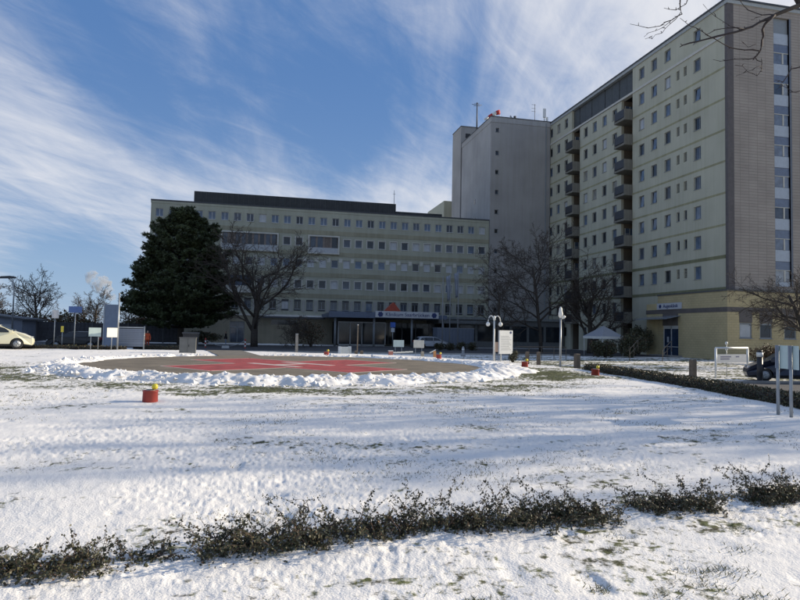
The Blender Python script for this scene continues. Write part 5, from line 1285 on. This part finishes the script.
def steam():
    rng = random.Random(4); d = (fw+rt*((101-400)/620)+up*((300-284)/620)); c = EYE+d*420
    b = MB(); t0 = (fw+rt*((112-400)/620)+up*((300-297)/620))*420+EYE
    blobs = [(0.0, 3.0), (.2, 4.0), (.38, 5.2), (.55, 6.0), (.72, 6.0), (.9, 5.0)]
    for f, r in blobs:
        p = t0+(-rt*14+up*15)*f+rvec(rng, 1.0)-c
        n = 10; rings = 7; vs = []
        for i in range(rings+1):
            for k in range(n):
                th = PI*i/rings; ph = 2*PI*k/n; q = r*rng.uniform(.75, 1.2); vs.append(p+Vector((q*math.sin(th)*math.cos(ph), q*math.sin(th)*math.sin(ph), q*math.cos(th))))
        b.add(vs, [(i*n+k, i*n+(k+1) % n, (i+1)*n+(k+1) % n, (i+1)*n+k) for i in range(rings) for k in range(n)]+[tuple(range(n)), tuple(reversed(range(rings*n, rings*n+n)))])
    m = bpy.data.materials.new('steam'); m.use_nodes = True; tt = m.node_tree; tt.nodes.remove(tt.nodes['Principled BSDF'])
    v = tt.nodes.new('ShaderNodeVolumePrincipled'); v.inputs['Color'].default_value = (.95, .95, .95, 1); tcs = tt.nodes.new('ShaderNodeTexCoord'); ns = tt.nodes.new('ShaderNodeTexNoise'); ns.inputs['Scale'].default_value = .22; ns.inputs['Detail'].default_value = 4; tt.links.new(tcs.outputs['Object'], ns.inputs['Vector'])
    mr_ = tt.nodes.new('ShaderNodeMapRange'); mr_.inputs[1].default_value = .42; mr_.inputs[2].default_value = .75; mr_.inputs[4].default_value = .5; tt.links.new(ns.outputs[0], mr_.inputs[0]); tt.links.new(mr_.outputs[0], v.inputs['Density'])
    tt.links.new(v.outputs[0], tt.nodes['Material Output'].inputs['Volume'])
    o = b.build('steam_plume', m, None, tuple(c)); tag(o, 'small white steam plume rising behind the left trees', 'steam', kind='stuff')
steam()

# ------------------------------------------------------------------ cars
def car(name, label, loc, rz, paint, L=4.3, Wd=1.75, Hc=1.48):
    t = thing(name, label, 'car', loc, rz)
    P = mat(paint[0], paint[1], .28, .03, 1, spec=.6); BLK = mat('car_black', (.015, .015, .016), .6)
    wr = .315; fx, rx = L/2-.82, -L/2+.78
    def arch(cx): return [(cx+.37*math.cos(a), .30+.37*math.sin(a)) for a in [PI*k/8 for k in range(9)]]
    low = [(-L/2+.02, .32), (-L/2, .55), (-L/2+.04, .88), (-L/2+.14, 1.0)]
    top = [(-L/2+.5, Hc-.08), (-L/2+.85, Hc-.02), (-.25, Hc), (.35, Hc-.06), (.75, Hc-.26), (1.2, 1.02), (1.62, .90), (L/2-.2, .74), (L/2-.03, .60), (L/2, .42), (L/2-.05, .24)]
    bot = [p for p in arch(fx)]+[p for p in arch(rx)]+[(-L/2+.1, .24)]
    prof = low+top+bot
    def yw(z, x):
        w = Wd/2
        if z > .95: w -= (z-.95)*.42
        if z < .4: w -= (.4-z)*.15
        w -= max(0, abs(x)-L/2+.45)**2*.55
        return w
    n = len(prof); b = MB(); secs = [(-1, 0.0), (-1, 1), (1, 1), (1, 0)]
    vs = []
    for sgn, ins in ((-1, 1.0), (-1, .90), (1, .90), (1, 1.0)):
        for x, z in prof:
            if ins == 1.0: vs.append((x*.995, sgn*yw(z, x), (z-.7)*.985+.7))
            else: vs.append((x, sgn*(yw(z, x)-.09), z))
    fs = [tuple(range(n)), tuple(reversed(range(3*n, 4*n)))]
    for s_ in range(3):
        for i in range(n): fs.append((s_*n+i, (s_+1)*n+i, (s_+1)*n+(i+1) % n, s_*n+(i+1) % n))
    b.add(vs, fs); b.build('body', P, t)
    G = glass('car_glass', (.02, .025, .03))
    def side(poly, nm, m, off=.006):
        for sgn in (-1, 1):
            q = MB(); k = len(poly); q.add([(x, sgn*(yw(z, x)+off), z) for x, z in poly]+[(x, sgn*(yw(z, x)-.02), z) for x, z in poly], [tuple(range(k)), tuple(reversed(range(k, 2*k)))]+[(i, (i+1) % k, (i+1) % k+k, i+k) for i in range(k)]); q.build(nm, m, t)
    side([(.02, .98), (1.02, .99), (.66, Hc-.24), (.30, Hc-.12), (.02, Hc-.09)], 'side_window', G)
    side([(-.06, .98), (-1.05, 1.0), (-1.2, Hc-.13), (-.06, Hc-.09)], 'side_window', G)
    side([(-1.12, 1.0), (-1.62, 1.04), (-1.5, Hc-.2), (-1.27, Hc-.14)], 'side_window', G)
    def cross(p, q, nm, m, f=.86):
        (xa, za), (xb, zb_) = p, q; ya, yb = yw(za, xa)*f, yw(zb_, xb)*f; nx, nz = zb_-za, -(xb-xa); l = math.hypot(nx, nz); nx, nz = nx/l*.008, nz/l*.008
        if nz < 0: nx, nz = -nx, -nz
        MB().add([(xa+nx, -ya, za+nz), (xa+nx, ya, za+nz), (xb+nx, yb, zb_+nz), (xb+nx, -yb, zb_+nz), (xa-nx, -ya, za-nz), (xa-nx, ya, za-nz), (xb-nx, yb, zb_-nz), (xb-nx, -yb, zb_-nz)], [(0, 1, 2, 3), (7, 6, 5, 4), (0, 4, 5, 1), (1, 5, 6, 2), (2, 6, 7, 3), (3, 7, 4, 0)]).build(nm, m, t)
    cross((.42, Hc-.09), (1.14, 1.06), 'windscreen', G); cross((-L/2+.44, Hc-.14), (-L/2+.19, 1.06), 'rear_window', G)
    for sgn in (-1, 1):
        w = yw(.5, 0)
        for x in (fx, rx):
            wl = MB().tube([(x, sgn*(w-.2), wr), (x, sgn*(w-.17), wr), (x, sgn*(w-.03), wr), (x, sgn*(w-.005), wr)], [wr-.03, wr, wr, wr-.04], 24).build('wheel', BLK, t)
            rim = MB(); rim.tube([(x, sgn*(w-.03), wr), (x, sgn*(w+.004), wr)], [.2, .195], 20)
            for k in range(5):
                a = 2*PI*k/5; rim.tube([(x, sgn*(w+.006), wr), (x+.18*math.cos(a), sgn*(w+.006), wr+.18*math.sin(a))], .022, 6)
            rim.build('rim', GALV, wl)
        MB().box(L/2-.28, L/2-.07, sgn*.48, sgn*.74, .63, .74).build('headlight', mat('headlight', (.55, .56, .56), .15), t)
        MB().box(-L/2+.0, -L/2+.10, sgn*.55, sgn*.76, .74, .98).build('tail_light', mat('tail_light', (.35, .02, .02), .25), t)
        MB().box(.92, 1.1, sgn*(yw(1.0, .9)+.02), sgn*(yw(1.0, .9)+.2), .98, 1.12).build('mirror', P, t)
        MB().box(-.25, -.07, sgn*(yw(.88, 0)-.01), sgn*(yw(.88, 0)+.012), .84, .87).build('door_handle', P, t)
        for xx in (.0, -1.08): MB().box(xx-.006, xx+.006, sgn*(yw(.6, 0)-.02), sgn*(yw(.6, 0)+.002), .34, .96).build('door_seam', BLK, t)
    MB().box(-L/2+.1, L/2-.1, -.72, .72, .16, .34).build('underbody', BLK, t)
    return t
car('parked_car', 'pale ivory car parked at the left edge of the lawn', (-15.75, 41.6, Hs(-15, 41.9)+.02), R_(14), ('paint_ivory', (.82, .77, .54)))
car('parked_car', 'dark blue car parked behind the green sign on the right', (26.3, 26.5, .02), R_(145), ('paint_navy', (.012, .017, .035)), Hc=1.62)
car('parked_car', 'black car parked on the road behind the street signs', (-16.2, 60, .04), PI+.1, ('paint_black', (.012, .012, .013)))
car('parked_car', 'white car parked in front of the entrance canopy', (20.3, 70.5 if False else 73.6, .04), .05, ('paint_white', (.45, .47, .5)))

# ------------------------------------------------------------------ people
def person(label, loc, rz, cloth_top, cloth_leg, hair, h=1.74):
    t = thing('person', label, 'person', loc, rz)
    V = {'pel': (0, 0, .93, .145), 'wst': (0, 0, 1.08, .14), 'chs': (0, .01, 1.30, .165), 'nck': (0, 0, 1.47, .062), 'hd0': (0, -.01, 1.55, .075), 'hd1': (0, -.015, 1.64, .098), 'hd2': (0, -.01, 1.73, .07),
         'hpL': (.09, 0, .88, .10), 'knL': (.11, -.03, .50, .066), 'anL': (.12, .02, .10, .046), 'toL': (.13, -.13, .05, .04),
         'hpR': (-.09, 0, .88, .10), 'knR': (-.11, .02, .50, .066), 'anR': (-.12, .08, .10, .046), 'toR': (-.13, -.07, .05, .04),
         'shL': (.18, .01, 1.40, .075), 'elL': (.26, .03, 1.13, .052), 'wrL': (.24, -.10, .90, .036), 'haL': (.23, -.15, .82, .034),
         'shR': (-.18, .01, 1.40, .075), 'elR': (-.27, .04, 1.13, .052), 'wrR': (-.23, -.08, .90, .036), 'haR': (-.22, -.13, .82, .034)}
    E_ = [('pel', 'wst'), ('wst', 'chs'), ('chs', 'nck'), ('nck', 'hd0'), ('hd0', 'hd1'), ('hd1', 'hd2')]
    for s_ in 'LR': E_ += [('pel', 'hp'+s_), ('hp'+s_, 'kn'+s_), ('kn'+s_, 'an'+s_), ('an'+s_, 'to'+s_), ('chs', 'sh'+s_), ('sh'+s_, 'el'+s_), ('el'+s_, 'wr'+s_), ('wr'+s_, 'ha'+s_)]
    ks = list(V); me = bpy.data.meshes.new('body'); k_ = h/1.8
    me.from_pydata([tuple(c*k_ for c in V[k][:3]) for k in ks], [(ks.index(a), ks.index(b)) for a, b in E_], [])
    o = bpy.data.objects.new('body', me); C.objects.link(o)
    sk = o.modifiers.new('skin', 'SKIN'); sk.use_smooth_shade = True
    for i, k in enumerate(ks):
        sv = me.skin_vertices[0].data[i]; sv.radius = (V[k][3]*k_, V[k][3]*k_*(.8 if k in ('pel', 'wst', 'chs') else 1)); sv.use_root = (k == 'pel')
    o.modifiers.new('sub', 'SUBSURF').render_levels = 2; o.modifiers['sub'].levels = 2
    dg = bpy.context.evaluated_depsgraph_get(); m2 = bpy.data.meshes.new_from_object(o.evaluated_get(dg)); m2.name = 'body'; bpy.data.objects.remove(o)
    m2.materials.clear()
    for m in (mat('skin_tone', (.42, .26, .19), .6), cloth_top, cloth_leg, mat('shoe_black', (.02, .02, .02), .6), hair): m2.materials.append(m)
    for p in m2.polygons:
        z = p.center.z/k_; x = abs(p.center.x)/k_; y = p.center.y/k_
        p.material_index = 3 if z < .12 else 1 if (z > .98 and z < 1.49) or (x > .165 and z > .88 and z < 1.49) else 0 if (z >= 1.49 or (x > .165 and z > .7)) else 2
        if z > 1.62 and (y > -.045 or z > 1.72): p.material_index = 4
        p.use_smooth = True
    link('body', m2, t)
    MB().lathe([(.2*k_, .80*k_), (.195*k_, .95*k_), (.17*k_, 1.1*k_)], 14).build('jacket_hem', cloth_top, t)
    for sx in (-1, 1): MB().lathe([(.004, -.012), (.012, 0), (.004, .012)], 8, (sx*.035*k_, -.1*k_, 1.64*k_)).build('eye', BLACKP, t)
    MB().tube([(0, -.1*k_, 1.64*k_), (0, -.125*k_, 1.6*k_)], [.01, .016], 6).build('nose', mat('skin_tone', (.42, .26, .19)), t)
    return t
person('person in orange high-visibility workwear standing right of the louvred board', (-10.15, 60, .03), R_(20), ORANGE, mat('orange_trousers', (.42, .07, .03), .8, .5, 6), mat('hair_dark', (.03, .02, .015), .8))
person('person in a dark coat and pale blue trousers walking by the clinic door', (-4.1, 74.5, .04), R_(-70), mat('coat_black', (.012, .012, .015), .8), mat('jeans_pale', (.22, .28, .38), .8), mat('hair_dark', (.03, .02, .015), .8), 1.7)
